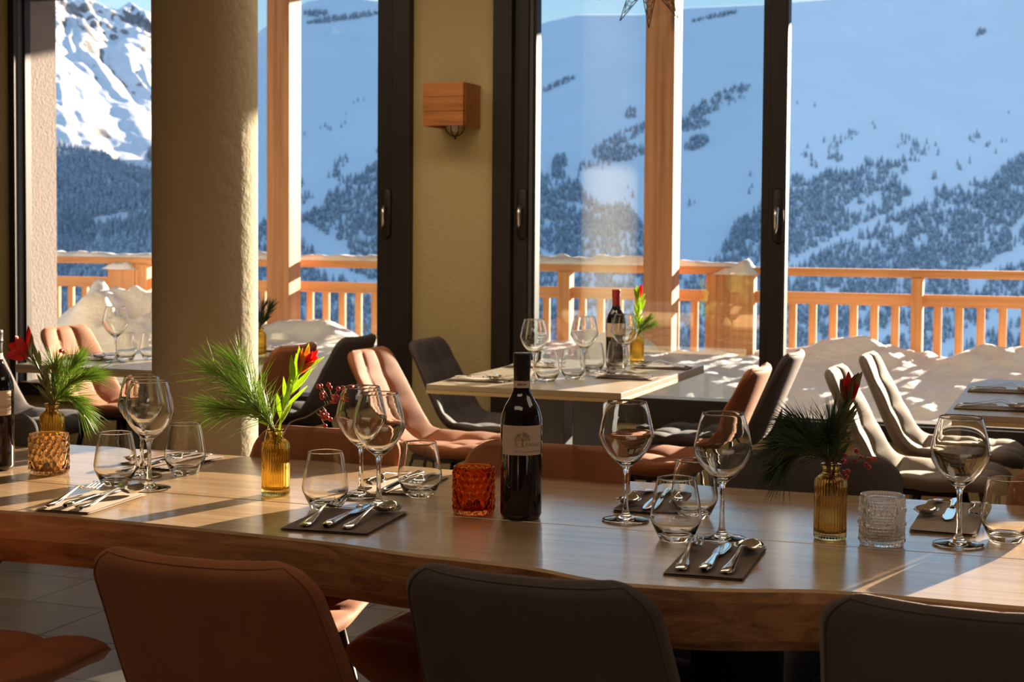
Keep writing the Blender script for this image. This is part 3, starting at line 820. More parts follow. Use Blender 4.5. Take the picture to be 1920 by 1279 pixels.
# near side of the long table (backs to us): top of backrest is .331 behind seat middle
chair('rust', -1.172, 1.865+.32, 0, 'rust velvet chair seen from behind at the near side of the long table')
chair('taupe', -.695, 1.935+.32, -2, 'dark taupe chair seen from behind, between a rust and a taupe chair')
chair('taupe', -.118, 1.975+.32, -3, 'taupe chair back below the wine glass, its top edge catching the sun')
chair('rust', -1.955, 1.93+.32, 2, 'brown quilted chair in the bottom corner, only its seat in view')
# far side of the long table, facing us
chair('rust', -1.635, 3.20-.33, 180, 'rust chair behind the table beside the fluted amber vase')
chair('rust', -1.085, 3.16-.33, 180, 'rust chair directly behind the wine bottle, seen from the front')
chair('charcoal', -.535, 3.24-.33, 180, 'dark chair behind the olive vase at the far table side')
chair('rust', .045, 3.24-.33, 180, 'rust chair at the picture edge behind the last wine glass')
chair('charcoal', -2.56, 3.12-.33, 180, 'grey chair beyond the wine bottle at the far left of the table')
# at the middle table
chair('rust', -2.62+.34, 5.36, -90, 'sunlit tan quilted chair beside the set table, facing it')
chair('charcoal', -2.66+.36, 5.96, -90, 'dark grey quilted chair against the olive pier')
chair('rust', -1.045-.33, 5.28, 90, 'tan chair seen from behind at the near right of the set table')
chair('charcoal', -1.05-.33, 5.98, 90, 'black chair seen from behind, beyond the tan one')
# at the right table
chair('stonegrey', -.825+.33, 5.34, -90, 'sunlit grey quilted chair, the nearer of the pair by the open window')
chair('stonegrey', -.80+.33, 5.98, -90, 'sunlit grey quilted chair, the farther of the pair by the open window')
# at the table behind the pillar
chair('rust', -2.93-.33, 5.44, 90, 'dark rust chair seen from behind, just right of the round pillar')
chair('charcoal', -2.93-.33, 6.0, 90, 'black chair half hidden behind the tan quilted chair')
chair('rust', -4.44+.33, 5.94, -90, 'sunlit tan quilted chair at the table behind the pillar')
chair('charcoal', -4.50+.33, 5.32, -90, 'grey chair behind the red flower at the far left')

# ------------------------------------------------------------------ glassware
def wineglass_profiles():
    foot = [(0, 0), (.030, 0), (.0425, .0012), (.043, .0025), (.041, .0040), (.030, .0058), (.018, .0078), (.009, .0125), (.0058, .020)]
    stem = [(.0058, .020), (.0046, .034), (.0042, .055), (.0043, .078), (.0055, .093), (.0085, .1005)]
    bowl = [(.0085, .1005), (.0135, .1045), (.024, .1125), (.037, .1275), (.0465, .1435), (.0503, .153), (.0508, .1575), (.0498, .163), (.0455, .185), (.0405, .205), (.0372, .2155), (.0366, .2175), (.03635, .2186), (.0361, .21945), (.03575, .2200), (.0354, .21945), (.03525, .2186), (.0354, .2175), (.0360, .2155), (.0393, .2052), (.0443, .185), (.0486, .1635), (.0494, .1575), (.0488, .1535), (.0450, .1445), (.0355, .129), (.0225, .1145), (.012, .1078), (.005, .1058), (0, .1053)]
    return foot, stem, bowl
fo, ste, bo = wineglass_profiles()
def dens_prof(p, n=3): return [tuple(q) for q in smoothp(p, n)]
WG = [('foot', lathe('foot', [(0, 0), (.030, 0)]+dens_prof(fo[1:], 2)[1:], M['glass'], 48)), ('stem', lathe('stem', dens_prof(ste, 3), M['glass'], 20)), ('bowl', lathe('bowl', bo, M['glass'], 64))]
bo2 = [(.0275, 0), (.0285, .0015), (.031, .006), (.0375, .019), (.0432, .032), (.0445, .040), (.0438, .047), (.0405, .070), (.0362, .093), (.0337, .1035), (.0331, .1060), (.03285, .1070), (.0326, .1077), (.0322, .1080), (.0318, .1077), (.03160, .1070), (.0318, .1060), (.0324, .1035), (.0349, .093), (.0391, .070), (.0424, .047), (.0430, .040), (.0417, .033), (.036, .0215), (.0285, .0135), (.015, .0105), (0, .010)]
TG = [('base', lathe('base', [(0, .0008), (.024, .0), (.0275, 0), (.0285, .0015), (.031, .006)], M['glass'], 56)), ('bowl', lathe('bowl', bo2[2:], M['glass'], 56))]
for _, me in WG+TG:
    me.polygons.foreach_set('use_smooth', [True]*len(me.polygons))
def wine(px, py, label, group='wine glasses', s=1.0):
    p = at(px, py); r = tag(empty('wine_glass', (p[0], p[1], .7502)), label, 'wine glass', group)
    for n, me in WG: obj(n, me, r)
    r.scale = (s, s, s); return r
def tumbler(px, py, label, group='water tumblers', s=1.0):
    p = at(px, py); r = tag(empty('tumbler', (p[0], p[1], .7502)), label, 'water glass', group)
    for n, me in TG: obj(n, me, r)
    r.scale = (s, s, s); return r
LT = 'on the long table'
wine(1173, 977, 'wine glass to the right of the central wine bottle', 'wine glasses on the long table')
wine(1353, 1012, 'wine glass behind the fork, knife and spoon on a dark napkin', 'wine glasses on the long table')
wine(1797, 1023, 'wine glass between the studded candle holder and the last tumbler', 'wine glasses on the long table')
wine(280, 917, 'wine glass with a sun glint, front one of the pair near the round pillar', 'wine glasses on the long table')
wine(266, 893, 'wine glass half hidden behind another, near the round pillar', 'wine glasses on the long table', .98)
wine(710, 952, 'wine glass standing over the spoon, right one of an overlapping pair', 'wine glasses on the long table')
wine(677, 932, 'wine glass in front of the red berries, rear one of its pair', 'wine glasses on the long table')
tumbler(217, 908, 'tumbler beside the pale amber candle holder', 'tumblers on the long table')
tumbler(347, 888, 'tumbler just in front of the round pillar', 'tumblers on the long table')
tumbler(610, 952, 'tumbler right of the fluted yellow vase', 'tumblers on the long table')
tumbler(787, 930, 'tumbler left of the orange candle holder', 'tumblers on the long table')
tumbler(1267, 1012, 'tumbler overlapping another one, the front one of the two', 'tumblers on the long table')
tumbler(1301, 970, 'tumbler overlapping another one, the rear one of the two', 'tumblers on the long table')
tumbler(1887, 1013, 'tumbler cut by the picture edge beside the pale napkin', 'tumblers on the long table')
# middle table
wine(1001, 717, 'wine glass nearest the dark window frame, right above the bottle cap', 'wine glasses on the middle table')
wine(1095, 707, 'wine glass standing in the middle of the glasses by the window', 'wine glasses on the middle table')
wine(1170, 700, 'wine glass in front of the red-capped bottle', 'wine glasses on the middle table')
tumbler(1026, 715, 'tumbler beside the nearest wine glass on the window table', 'tumblers on the middle table')
tumbler(1074, 711, 'tumbler in front of the middle wine glass on the window table', 'tumblers on the middle table')
tumbler(1112, 697, 'rear tumbler between two wine glasses on the window table', 'tumblers on the middle table')
tumbler(1158, 693, 'tumbler in front of the red-capped bottle', 'tumblers on the middle table')
# left table
wine(217, 680, 'wine glass on the table behind the pillar, above the pine sprig', 'wine glasses on the far table')
wine(303, 664, 'wine glass half hidden by the round pillar', 'wine glasses on the far table')
tumbler(236, 675, 'tumbler beside the far wine glass before the snow pile', 'tumblers on the far table')
tumbler(283, 674, 'tumbler at the edge of the round pillar', 'tumblers on the far table')

# ------------------------------------------------------------------ bottles
def text_mesh(txt, size, m, name='lettering'):
    cu = bpy.data.curves.new('t', 'FONT'); cu.body = txt; cu.size = size; cu.align_x = 'CENTER'; cu.resolution_u = 3; cu.space_character = 1.12
    ob = bpy.data.objects.new('t', cu); C.objects.link(ob)
    dg = bpy.context.evaluated_depsgraph_get(); me = bpy.data.meshes.new_from_object(ob.evaluated_get(dg))
    bpy.data.objects.remove(ob); bpy.data.curves.remove(cu)
    bm = bmesh.new(); bm.from_mesh(me); bmesh.ops.subdivide_edges(bm, edges=[e for e in bm.edges if e.calc_length() > size*.25], cuts=2); 
    bmesh.ops.triangulate(bm, faces=bm.faces); bm.to_mesh(me); bm.free()
    me.name = name; me.materials.clear(); me.materials.append(m); return me
def wrap(me, R_, ang, z, dx=0):
    """bend a flat XY mesh on a cylinder of radius R_, centred on angle ang"""
    for v in me.vertices:
        a = ang+(v.co.x+dx)/R_; zz = z+v.co.y
        v.co = (R_*math.cos(a), R_*math.sin(a), zz)
    return me
BR = .0385
bprof = [(0, .004), (.020, .003), (.030, 0), (.0355, .002), (BR, .010), (BR, .020), (BR, .09), (BR, .172), (.0378, .183), (.0355, .195), (.0312, .207), (.0252, .218), (.0195, .228), (.0158, .239), (.0147, .250), (.0144, .262)]
def bottle(px, py, face, label, capm, kind='white_band', s=1.0):
    p = at(px, py); r = tag(empty('wine_bottle', (p[0], p[1], .7502)), label, 'wine bottle', None)
    obj('body', lathe('body', bprof[:4]+[tuple(q) for q in smoothp(bprof[4:], 3)], M['wine'], 64), r)
    cp = [(.0146, .238+.0), (.0150, .240), (.0150, .277)]
    obj('capsule', lathe('capsule', [(.0147, .238), (.0152, .239), (.0152, .268), (.0156, .2765), (.0156, .2775)], capm, 40), r)
    th = lathe('cap', [(.0156, .2775), (.0162, .279), (.0166, .283), (.0157, .2845), (.0166, .287), (.0157, .289), (.0166, .2915), (.0160, .2935), (.0166, .296), (.0166, .302), (.0160, .3045), (.0148, .3055), (0, .3057)], capm, 40)
    obj('cap', th, r)
    # label
    a0, a1 = face-math.radians(66), face+math.radians(62)
    n = 40; v = []; R2 = BR+.0004; z0, z1 = .121, .177 if False else .175
    for i in range(n+1):
        a = a0+(a1-a0)*i/n
        v += [(R2*math.cos(a), R2*math.sin(a), z0), (R2*math.cos(a), R2*math.sin(a), z1)]
    lb = obj('paper_label', mk('paper_label', v, [(2*i, 2*i+2, 2*i+3, 2*i+1) for i in range(n)], M['label'], True), r)
    if kind == 'white_band':
        v = []; 
        for i in range(n+1):
            a = 2*PI*i/n; v += [(.01545*math.cos(a), .01545*math.sin(a), .2415), (.01545*math.cos(a), .01545*math.sin(a), .2545)]
        nb = obj('neck_band', mk('neck_band', v, [(2*i, 2*i+2, 2*i+3, 2*i+1) for i in range(n)], M['label'], True), r)
        for i_, (dx_, w_, h_) in enumerate(((-.008, .003, .004), (-.0045, .0025, .005), (-.001, .003, .0035), (.003, .0025, .003), (.0065, .004, .002))):
            v = []
            for a in np.linspace(face+(dx_-w_/2)/.0155, face+(dx_+w_/2)/.0155, 4):
                v += [(.01552*math.cos(a), .01552*math.sin(a), .248-h_/2), (.01552*math.cos(a), .01552*math.sin(a), .248+h_/2)]
            obj('printed_mark', mk('printed_mark', v, [(2*k_, 2*k_+2, 2*k_+3, 2*k_+1) for k_ in range(3)], M['ink']), nb)
        R3 = R2+.0003
        tfc = face+math.radians(10)
        obj('lettering', wrap(text_mesh('IL', .0088, M['ink']), R3, tfc, .1375, -.0175), lb)
        obj('lettering', wrap(text_mesh('FAGGIO', .0088, M['ink']), R3, tfc, .1375, .0165), lb)
        obj('lettering', wrap(text_mesh("MONTEPULCIANO D'ABRUZZO", .0034, M['ink']), R3, tfc, .1265, .006), lb)
        # the tree emblem
        g = random.Random(3); tm_ = MB()
        def strip(x0, y0, x1, y1, w0, w1):
            d = Vector((x1-x0, y1-y0)).normalized(); nx_, ny_ = -d.y, d.x
            tm_.add([(x0-nx_*w0, y0-ny_*w0, 0), (x0+nx_*w0, y0+ny_*w0, 0), (x1+nx_*w1, y1+ny_*w1, 0), (x1-nx_*w1, y1-ny_*w1, 0)], [(0, 1, 2, 3)])
        strip(0, -.002, 0, .010, .0016, .0011)
        def grow(x, y, a, L, w, dep):
            x1, y1 = x+L*math.cos(a), y+L*math.sin(a); strip(x, y, x1, y1, w, w*.6)
            if dep == 0:
                for q in range(5):
                    u, w_ = x1+g.uniform(-.0022, .0022), y1+g.uniform(-.0018, .0018); s_ = g.uniform(.0003, .0006)
                    tm_.add([(u-s_, w_, 0), (u, w_-s_, 0), (u+s_, w_, 0), (u, w_+s_, 0)], [(0, 1, 2, 3)])
                return
            for q in range(3): grow(x1, y1, a+g.uniform(-.75, .75), L*g.uniform(.62, .85), w*.6, dep-1)
        for a in (2.9, 2.45, 2.0, 1.57, 1.15, .7, .25): grow(0, .008, a, .0062, .0006, 2)
        for q in range(7): strip(g.uniform(-.010, -.002), -.003+g.uniform(-.0006, .0006), g.uniform(.002, .010), -.003+g.uniform(-.0006, .0006), .0002, .0001)
        te = tm_.mesh('tree_emblem', flat('pale_brown_ink', (.33, .25, .17), .8)); wrap(te, R3+.0001, tfc, .1395, -.0068); obj('tree_emblem', te, lb)
    r.scale = (s, s, s); return r
FACE = math.radians(-90)-math.atan2(.963, 2.65)*0
def face_at(px, py, off):
    p = at(px, py); return math.atan2(-p[1], -p[0])+math.radians(off)
bottle(976.5, 971, face_at(976, 971, 3), 'dark wine bottle with cream tree label in the middle of the long table', M['cap'])
bottle(-7, 880, face_at(0, 880, -8), 'dark wine bottle cut by the picture edge, with cream label', M['cap'])
bottle(1154, 689, face_at(1150, 689, 0), 'wine bottle with red capsule on the table by the window', M['redcap'], 'plain', .99)

# ------------------------------------------------------------------ vases and candle holders
def fluted_vase(px, py, m, label, s=1.0, flutes=34):
    p = at(px, py); r = tag(empty('bud_vase', (p[0], p[1], .7502)), label, 'vase'); seg = flutes*6
    outer = [(.0255, 0), (.0275, .002), (.0283, .006), (.0283, .030), (.0283, .060), (.0283, .092), (.0283, .098), (.0270, .1035), (.0225, .1085), (.0165, .1125)]
    neck = [(.0165, .1125), (.0142, .1155), (.0138, .121), (.0150, .1250), (.0180, .1275), (.0183, .1295), (.0170, .1308), (.0135, .1300), (.0120, .1265), (.0118, .1160)]
    inner = [(.0118, .1160), (.0150, .1095), (.0215, .1045), (.0245, .099), (.0250, .090), (.0250, .060), (.0250, .020), (.0235, .013), (.015, .011), (0, .011)]
    def fl_(w, i, z): return -.0012*(1-abs(math.cos(w*flutes/2)))*(1 if .004 < z < .1045 else .15)
    obj('body', lathe('body', [(0, .001), (.022, .0005)]+outer, m, seg, fl_), r)
    obj('neck', lathe('neck', neck, m, 48), r)
    obj('inner_wall', lathe('inner_wall', inner, m, 48), r)
    r.scale = (s, s, s); return r
fluted_vase(517, 928, M['glass_amber'], 'fluted yellow glass bud vase holding pine, berries and a red flower')
fluted_vase(1556, 1010, M['glass_olive'], 'fluted olive glass bud vase with dark pine sprig')
fluted_vase(98, 862, M['glass_amber'], 'fluted amber bud vase behind the pale candle holder', .98)
fluted_vase(1194, 684, M['glass_amber'], 'yellow bud vase beside the red-capped bottle on the window table', 1.0)
fluted_vase(488, 668, M['glass_amber'], 'small bud vase on the table behind the pillar, mostly hidden', .9)

def holder(px, py, R_, H_, m, label, pat):
    p = at(px, py); r = tag(empty('candle_holder', (p[0], p[1], .7502)), label, 'candle holder')
    seg, nz_ = (216, 76)
    def reg(w, z):
        if pat == 'oval':
            n = 18; row = z/.0125; k_ = math.floor(row); a = w*n/(2*PI)+(.5 if k_ % 2 else 0); fa = a-math.floor(a)-.5; fz = row-k_-.5
            q = (fa/.46)**2+(fz/.62)**2
            # lens shaped cuts overlapping neighbouring rows
            k2 = k_+1 if fz > 0 else k_-1; a2 = w*n/(2*PI)+(.5 if k2 % 2 else 0); fa2 = a2-math.floor(a2)-.5; fz2 = row-k2-.5
            q2 = (fa2/.46)**2+(fz2/.72)**2
            q = min((fa/.46)**2+(fz/.72)**2, q2)
            return .0030*max(0, 1-q)
        rows = (.0066, .0054, .0046, .0046, .0056, .0088, .0046, .0046, .0056, .0088, .0060, .0050, .0046, .0056)
        z_ = z; k_ = 0
        while k_ < len(rows)-1 and z_ > rows[k_]: z_ -= rows[k_]; k_ += 1
        hgt = rows[k_]; n = int(2*PI*R_/hgt); a = w*n/(2*PI)+(.5 if k_ % 2 else 0); fa = (a-math.floor(a)-.5)*2; fz = (z_/hgt-.5)*2
        return hgt*.5*math.sqrt(max(0, 1-fa*fa-fz*fz))
    if pat == 'studs': seg, nz_ = 420, 150
    zs = np.linspace(.006, H_-.006, nz_)
    prof = [(0, .001), (R_*.8, 0), (R_*.93, .001), (R_-.0012, .0035)]+[(R_-.0018, z) for z in zs]+[(R_-.0010, H_-.004), (R_-.0010, H_-.002), (R_-.0014, H_-.0006), (R_-.0022, H_), (R_-.0032, H_), (R_-.0040, H_-.0006), (R_-.0044, H_-.002), (R_-.0045, H_-.005)]
    def md(w, i, z): return reg(w, z-.006) if 4 <= i < 4+nz_ else 0
    obj('body', lathe('body', prof, m, seg, md), r)
    obj('inner_wall', lathe('inner_wall', [(R_-.0045, H_-.005), (R_-.0046, H_-.010), (R_-.005, H_*.5), (R_-.0055, .014), (R_-.009, .0095), (0, .009)], m, 64), r)
    c = tag(empty('tea_light', (p[0], p[1], .7600)), 'tea light standing inside the '+('studded clear' if pat == 'studs' else ('orange' if m is M['glass_orange'] else 'pale amber'))+' glass holder', 'candle')
    obj('cup', lathe('cup', [(0, 0), (.0185, 0), (.019, .001), (.019, .016), (.0183, .016), (.0183, .013)], M['chrome'], 32), c)
    obj('wax', lathe('wax', [(.0183, .012), (.017, .0135), (0, .0135)], M['wax'], 32), c)
    MB().tube([(0, 0, .013), (.001, 0, .021)], .0009, 6).build('wick', M['ink'], c)
    return r
holder(888, 962, .0395, .0885, M['glass_orange'], 'orange cut-glass candle holder beside the wine bottle', 'oval')
holder(92, 888, .0425, .0865, M['glass_pink'], 'pale amber cut-glass candle holder beside the cropped bottle', 'oval')
holder(1653, 1021, .0385, .0860, M['pressed'], 'clear studded glass candle holder beside the olive vase', 'studs')

# ------------------------------------------------------------------ cutlery and napkins
def strip_mesh(name, prof, m, th=.0016, taper=None):
    """prof: (y, half width, z, dish) -> a thin shaped strip"""
    P = smoothp(prof, 4); nt_ = 9; v = []; n = len(P)
    for y, w, z, dish in P:
        for j in range(nt_):
            t_ = -1+2*j/(nt_-1); v.append((w*t_, y, z-dish*(1-t_*t_)+th/2*(1-t_**4)))
    for y, w, z, dish in P:
        for j in range(nt_):
            t_ = -1+2*j/(nt_-1); v.append((w*t_, y, z-dish*(1-t_*t_)-th/2*(1-t_**4)))
    N = n*nt_; f = []
    for i in range(n-1):
        for j in range(nt_-1):
            a = i*nt_+j; f.append((a, a+1, a+nt_+1, a+nt_)); f.append((N+a, N+a+nt_, N+a+nt_+1, N+a+1))
    me = mk(name, v, f, m, True); bm = bmesh.new(); bm.from_mesh(me); bmesh.ops.remove_doubles(bm, verts=bm.verts, dist=.00005); bmesh.ops.recalc_face_normals(bm, faces=bm.faces); bm.to_mesh(me); bm.free()
    me.polygons.foreach_set('use_smooth', [True]*len(me.polygons)); return me
HN = [(0, .0035, .0020, 0), (.004, .0088, .0030, -.0010), (.018, .0100, .0048, -.0016), (.04, .0072, .0075, -.0010), (.07, .0042, .0125, -.0004), (.098, .0030, .0185, 0), (.112, .0032, .0205, 0)]
spoonH = strip_mesh('handle', HN+[(.122, .0045, .0185, 0)], M['chrome'], .0022)
spoonB = strip_mesh('bowl', [(.122, .0045, .0185, .000), (.128, .0085, .0155, .002), (.138, .0165, .0135, .0065), (.152, .0212, .0125, .0095), (.166, .0210, .0130, .0090), (.178, .0150, .0150, .0060), (.184, .0080, .0165, .0025), (.1865, .001, .0172, 0)], M['chrome'], .0012)
forkH = strip_mesh('handle', HN+[(.122, .0050, .0170, 0), (.130, .0100, .0135, .0006), (.138, .0125, .0110, .0014), (.146, .0128, .0098, .0016)], M['chrome'], .0020)
def tines():
    m = MB()
    for k_ in range(4):
        xx = -.0108+.0072*k_
        m.tube([(xx*.98, .144, .0092), (xx, .155, .0085), (xx, .168, .0098), (xx*.98, .180, .0128), (xx*.96, .190, .0165)], [.0021, .0020, .0018, .0015, .0006], 6)
    return m.mesh('tines', M['chrome'], True)
forkT = tines()
knifeH = strip_mesh('handle', [(0, .004, .0050, 0), (.004, .0085, .0055, -.001), (.016, .0102, .0060, -.0028), (.04, .0085, .0062, -.0024), (.07, .0060, .0066, -.0020), (.092, .0056, .0068, -.0016), (.100, .0050, .0068, 0)], M['chrome'], .0050)
knifeB = strip_mesh('blade', [(.100, .0050, .0068, 0), (.106, .0085, .0062, 0), (.125, .0098, .0052, 0), (.155, .0104, .0044, 0), (.180, .0095, .0038, 0), (.195, .0060, .0036, 0), (.201, .0010, .0036, 0)], M['chrome'], .0014)
CUT = {'fork': (('handle', forkH), ('tines', forkT)), 'knife': (('handle', knifeH), ('blade', knifeB)), 'spoon': (('handle', spoonH), ('bowl', spoonB))}
def cut(kind, x, y, rz, z, label, group):
    r = tag(empty(kind, (x, y, z), rz), label, kind, group)
    for n, me in CUT[kind]: obj(n, me, r)
    r.scale = (1.12, 1.10, 1.0)
    return r
def napkin(cx, cy, w, d, rz, m, label, group='folded napkins', z=.7501, layers=2, th=.0030):
    r = tag(empty('napkin', (cx, cy, z), rz), label, 'napkin', group)
    for L in range(layers):
        nx_, ny_ = 22, 30; v = []
        g = L*.0015
        for side in (0, 1):
            for i in range(ny_+1):
                for j in range(nx_+1):
                    x = -w/2+w*j/nx_; y = -d/2+d*i/ny_
                    x *= (1-.015*L); y *= (1-.010*L)
                    e = min(j, nx_-j, i, ny_-i)/2.0; e = min(1, e)**.5
                    wav = .0010*float(math.sin(x*38+L)+math.sin(y*29+L*2))*.5 + (.0030*max(0, (abs(x)/(w/2))**6*(y/(d/2))) if L == layers-1 else 0)
                    zc = th*(L+.5)+wav*.7
                    v.append((x, y, zc+(th/2-.0002)*(1 if side == 0 else -1)*e))
        n = (nx_+1)*(ny_+1); f = []
        for i in range(ny_):
            for j in range(nx_):
                a = i*(nx_+1)+j; f.append((a, a+1, a+nx_+2, a+nx_+1)); f.append((n+a, n+a+nx_+1, n+a+nx_+2, n+a+1))
        me = mk('fold', v, f, m, True); bm = bmesh.new(); bm.from_mesh(me); bmesh.ops.remove_doubles(bm, verts=bm.verts, dist=.00005); bm.to_mesh(me); bm.free()
        me.polygons.foreach_set('use_smooth', [True]*len(me.polygons))
        obj('fold', me, r)
    return r
def setting(cx, cy, rz, m, where, grp, order=('fork', 'knife', 'spoon'), dark='dark', w=.125, d=.215, gap=.036):
    """napkin with fork, knife and spoon; rz=0: handles towards -Y"""
    rz = math.radians(rz)
    napkin(cx, cy, w, d, rz, m, f'{dark} folded napkin {where}', 'folded napkins')
    c_, s_ = math.cos(rz), math.sin(rz)
    for i, kind in enumerate(order):
        lx = (i-1)*gap+(.0 if kind != 'spoon' else -.003); ly = -.5*d+.012
        cut(kind, cx+lx*c_-ly*s_, cy+lx*s_+ly*c_, rz+math.radians((-2, 2, 5)[i]*-1+2), .7501+.0064, f'{kind} lying on the {dark} napkin {where}', 'cutlery')
p1 = at(178, 945); p2 = at(643, 980); p3 = at(1338, 1052); p4 = at(1778, 975)
setting(-1.785, 2.482, 5, M['napkin'], 'near the pale amber candle holder', 'g', dark='pale', w=.115)
setting(-1.252, 2.498, 5, M['napkin_dark'], 'in front of the overlapping wine glasses', 'g', dark='brown', w=.165, gap=.040)
setting(-.552, 2.425, 3, M['napkin_dark'], 'at the near edge beside the central tumblers', 'g', dark='dark brown', w=.125, d=.25, gap=.036)
setting(-.234, 2.963, 180, M['napkin'], 'behind the last wine glass', 'g', dark='sand-coloured', w=.115, d=.33)
setting(-.78, 2.90, 184, M['napkin_dark'], 'behind the wine glass beside the central bottle', 'g', dark='dark brown', w=.125, d=.235)
setting(-1.32, 2.905, 184, M['napkin'], 'behind the tumbler left of the orange candle holder', 'g', dark='grey-beige', w=.115, d=.235)
setting(-1.93, 2.985, 178, M['napkin_dark'], 'behind the tumbler by the round pillar', 'g', dark='dark grey', w=.14, d=.215)
# window tables
for (cx, cy, rz, wh, dk, mm) in ((-2.0, 5.03, -90, 'at the near left corner of the window table', 'pale', M['napkin']), (-2.0, 5.62, -90, 'at the far left corner of the window table', 'pale', M['napkin']),
                              (-1.55, 5.335, 90, 'at the near right side of the window table', 'grey', M['napkin_dark']), (-1.54, 5.79, 90, 'at the far right side of the window table', 'grey', M['napkin_dark']),
                              (-.27, 4.87, -90, 'nearer on the table at the picture edge', 'beige', M['napkin']), (-.27, 5.41, -90, 'farther on the table at the picture edge', 'beige', M['napkin']),
                              (-3.74, 5.18, -90, 'behind the pine sprig on the far table', 'grey', M['napkin_dark']), (-3.28, 5.86, 90, 'on the far table right of the pillar', 'grey', M['napkin_dark'])):
    setting(cx, cy, rz, mm, wh, 'g', dark=dk, w=.11, d=.215, gap=.033)

# ------------------------------------------------------------------ flowers
RHv = Vector((math.cos(TH), math.sin(TH), 0)); FHv = Vector((-math.sin(TH), math.cos(TH), 0)); Zv = Vector((0, 0, 1))
def off(o, dx, dy, dz=0): return Vector(o)+RHv*dx+Zv*dy+FHv*dz       # metres: to the right, up, away
def needles(mb, path, n, length, spread, rnd, r=.00055, droop=0, t0=.2):
    P = [Vector(tuple(p)) for p in smoothp([tuple(q) for q in path], 6)]; k_ = len(P)
    for _ in range(n):
        u = rnd.uniform(t0, 1)**.8; i = min(k_-2, int(u*(k_-1))); p = P[i].lerp(P[i+1], rnd.random()); t_ = (P[i+1]-P[i]).normalized()
        rv = Vector((rnd.gauss(0, 1), rnd.gauss(0, 1), rnd.gauss(0, 1))).normalized()
        d = (t_*rnd.uniform(.55, 1.2)+rv*spread*rnd.uniform(.3, 1)).normalized(); L = length*rnd.uniform(.7, 1.1)
        side = d.cross(Vector((0, 0, 1))); side = side.normalized()*r if side.length > .01 else Vector((r, 0, 0)); up = d.cross(side).normalized()*r
        m_ = p+d*L*.55+Vector((0, 0, -droop*L*.3)); e = p+d*L+Vector((0, 0, -droop*L))
        mb.add([p+side, p-side*.5+up, p-side*.5-up, m_+side, m_-side*.5+up, m_-side*.5-up, e], [(0, 1, 4, 3), (1, 2, 5, 4), (2, 0, 3, 5), (3, 4, 6), (4, 5, 6), (5, 3, 6)])
def pine(paths, n, length, spread, mat_, label, seed, droop=.1, r=.00055):
    rnd = random.Random(seed); root = tag(empty('pine_sprig', tuple(paths[0][0])), label, 'pine sprig'); o0 = Vector(tuple(paths[0][0]))
    mb = MB(); tw = MB()
    for pth in paths:
        q = [Vector(tuple(x))-o0 for x in pth]
        needles(mb, q, n, length, spread, rnd, r, droop); tw.tube(smoothp([tuple(x) for x in q], 4), [.0022-.0014*i/(4*(len(q)-1)) for i in range(4*(len(q)-1)+1)], 6)
    tw.build('twig', M['twig'], root, True); nd = mb.build('needles', mat_, root, False); nd['kind'] = 'stuff'; return root
def leaf_mesh(L, w, m, bend=.15):
    v, f = [], []; n = 8
    for i in range(n+1):
        t_ = i/n; ww_ = w*math.sin(PI*min(1, t_*.93+.07))**.8*(1-.15*t_); z = bend*L*(t_**2)
        for s in (-1, 0, 1): v.append((ww_*s, L*t_, z+(abs(s)*ww_*.35)))
    for i in range(n):
        for j in (0, 1): f.append((i*3+j, i*3+j+1, i*3+j+4, i*3+j+3))
    N = len(v); v2 = v+[(a, b, c-.0005) for a, b, c in v]; f2 = f+[(N+d, N+c, N+b, N+a) for a, b, c, d in f]
    return mk('leaf', v2, f2, m, True)
def orient(o, p, d, roll=0):
    d = Vector(d).normalized(); q = d.to_track_quat('Y', 'Z'); o.rotation_mode = 'QUATERNION'
    from mathutils import Quaternion
    o.rotation_quaternion = q @ Quaternion((0, 1, 0), roll); o.location = p
def flower(path, label, leafm, bract_ms, nleaf, lL, lw, seed, bL=.03, nb=9, cup=.5, name='flower_stem', lt=(.25, .95), bw=.3):
    rnd = random.Random(seed); o0 = Vector(tuple(path[0])); root = tag(empty(name, tuple(o0)), label, 'flower')
    q = [Vector(tuple(x))-o0 for x in path]; P = [Vector(tuple(x)) for x in smoothp([tuple(x) for x in q], 6)]
    MB().tube(P, [.0022]*len(P), 8).build('stem', M['twig'] if leafm is M['leaf_dull'] else M['leaf'], root, True)
    lm = leaf_mesh(lL, lw, leafm)
    for i in range(nleaf):
        u = lt[0]+(lt[1]-lt[0])*i/nleaf; k_ = min(len(P)-2, int(u*(len(P)-1))); t_ = (P[k_+1]-P[k_]).normalized()
        a = i*2.4; e1 = t_.orthogonal().normalized(); e2 = t_.cross(e1); d = t_*1.0+(e1*math.cos(a)+e2*math.sin(a))*rnd.uniform(.35, .75)
        o = obj('leaf', lm, root); orient(o, P[k_], d, rnd.uniform(-1, 1)); s = rnd.uniform(.8, 1.15); o.scale = (s, s, s)
    t_ = (P[-1]-P[-3]).normalized(); e1 = t_.orthogonal().normalized(); e2 = t_.cross(e1)
    bms = [leaf_mesh(bL, bL*bw*.62, m) for m in bract_ms]
    for me in bms: me.name = 'bract'
    for i in range(nb):
        a = i*2.4; rr = cup*(.35+.65*(i/nb)); d = t_+(e1*math.cos(a)+e2*math.sin(a))*rr
        o = obj('bract', bms[i % len(bms)], root); orient(o, P[-1]-t_*(.012*i/nb), d, math.pi*.5+a*0); s = 1-.15*(i/nb); o.scale = (s, s, s)
    return root
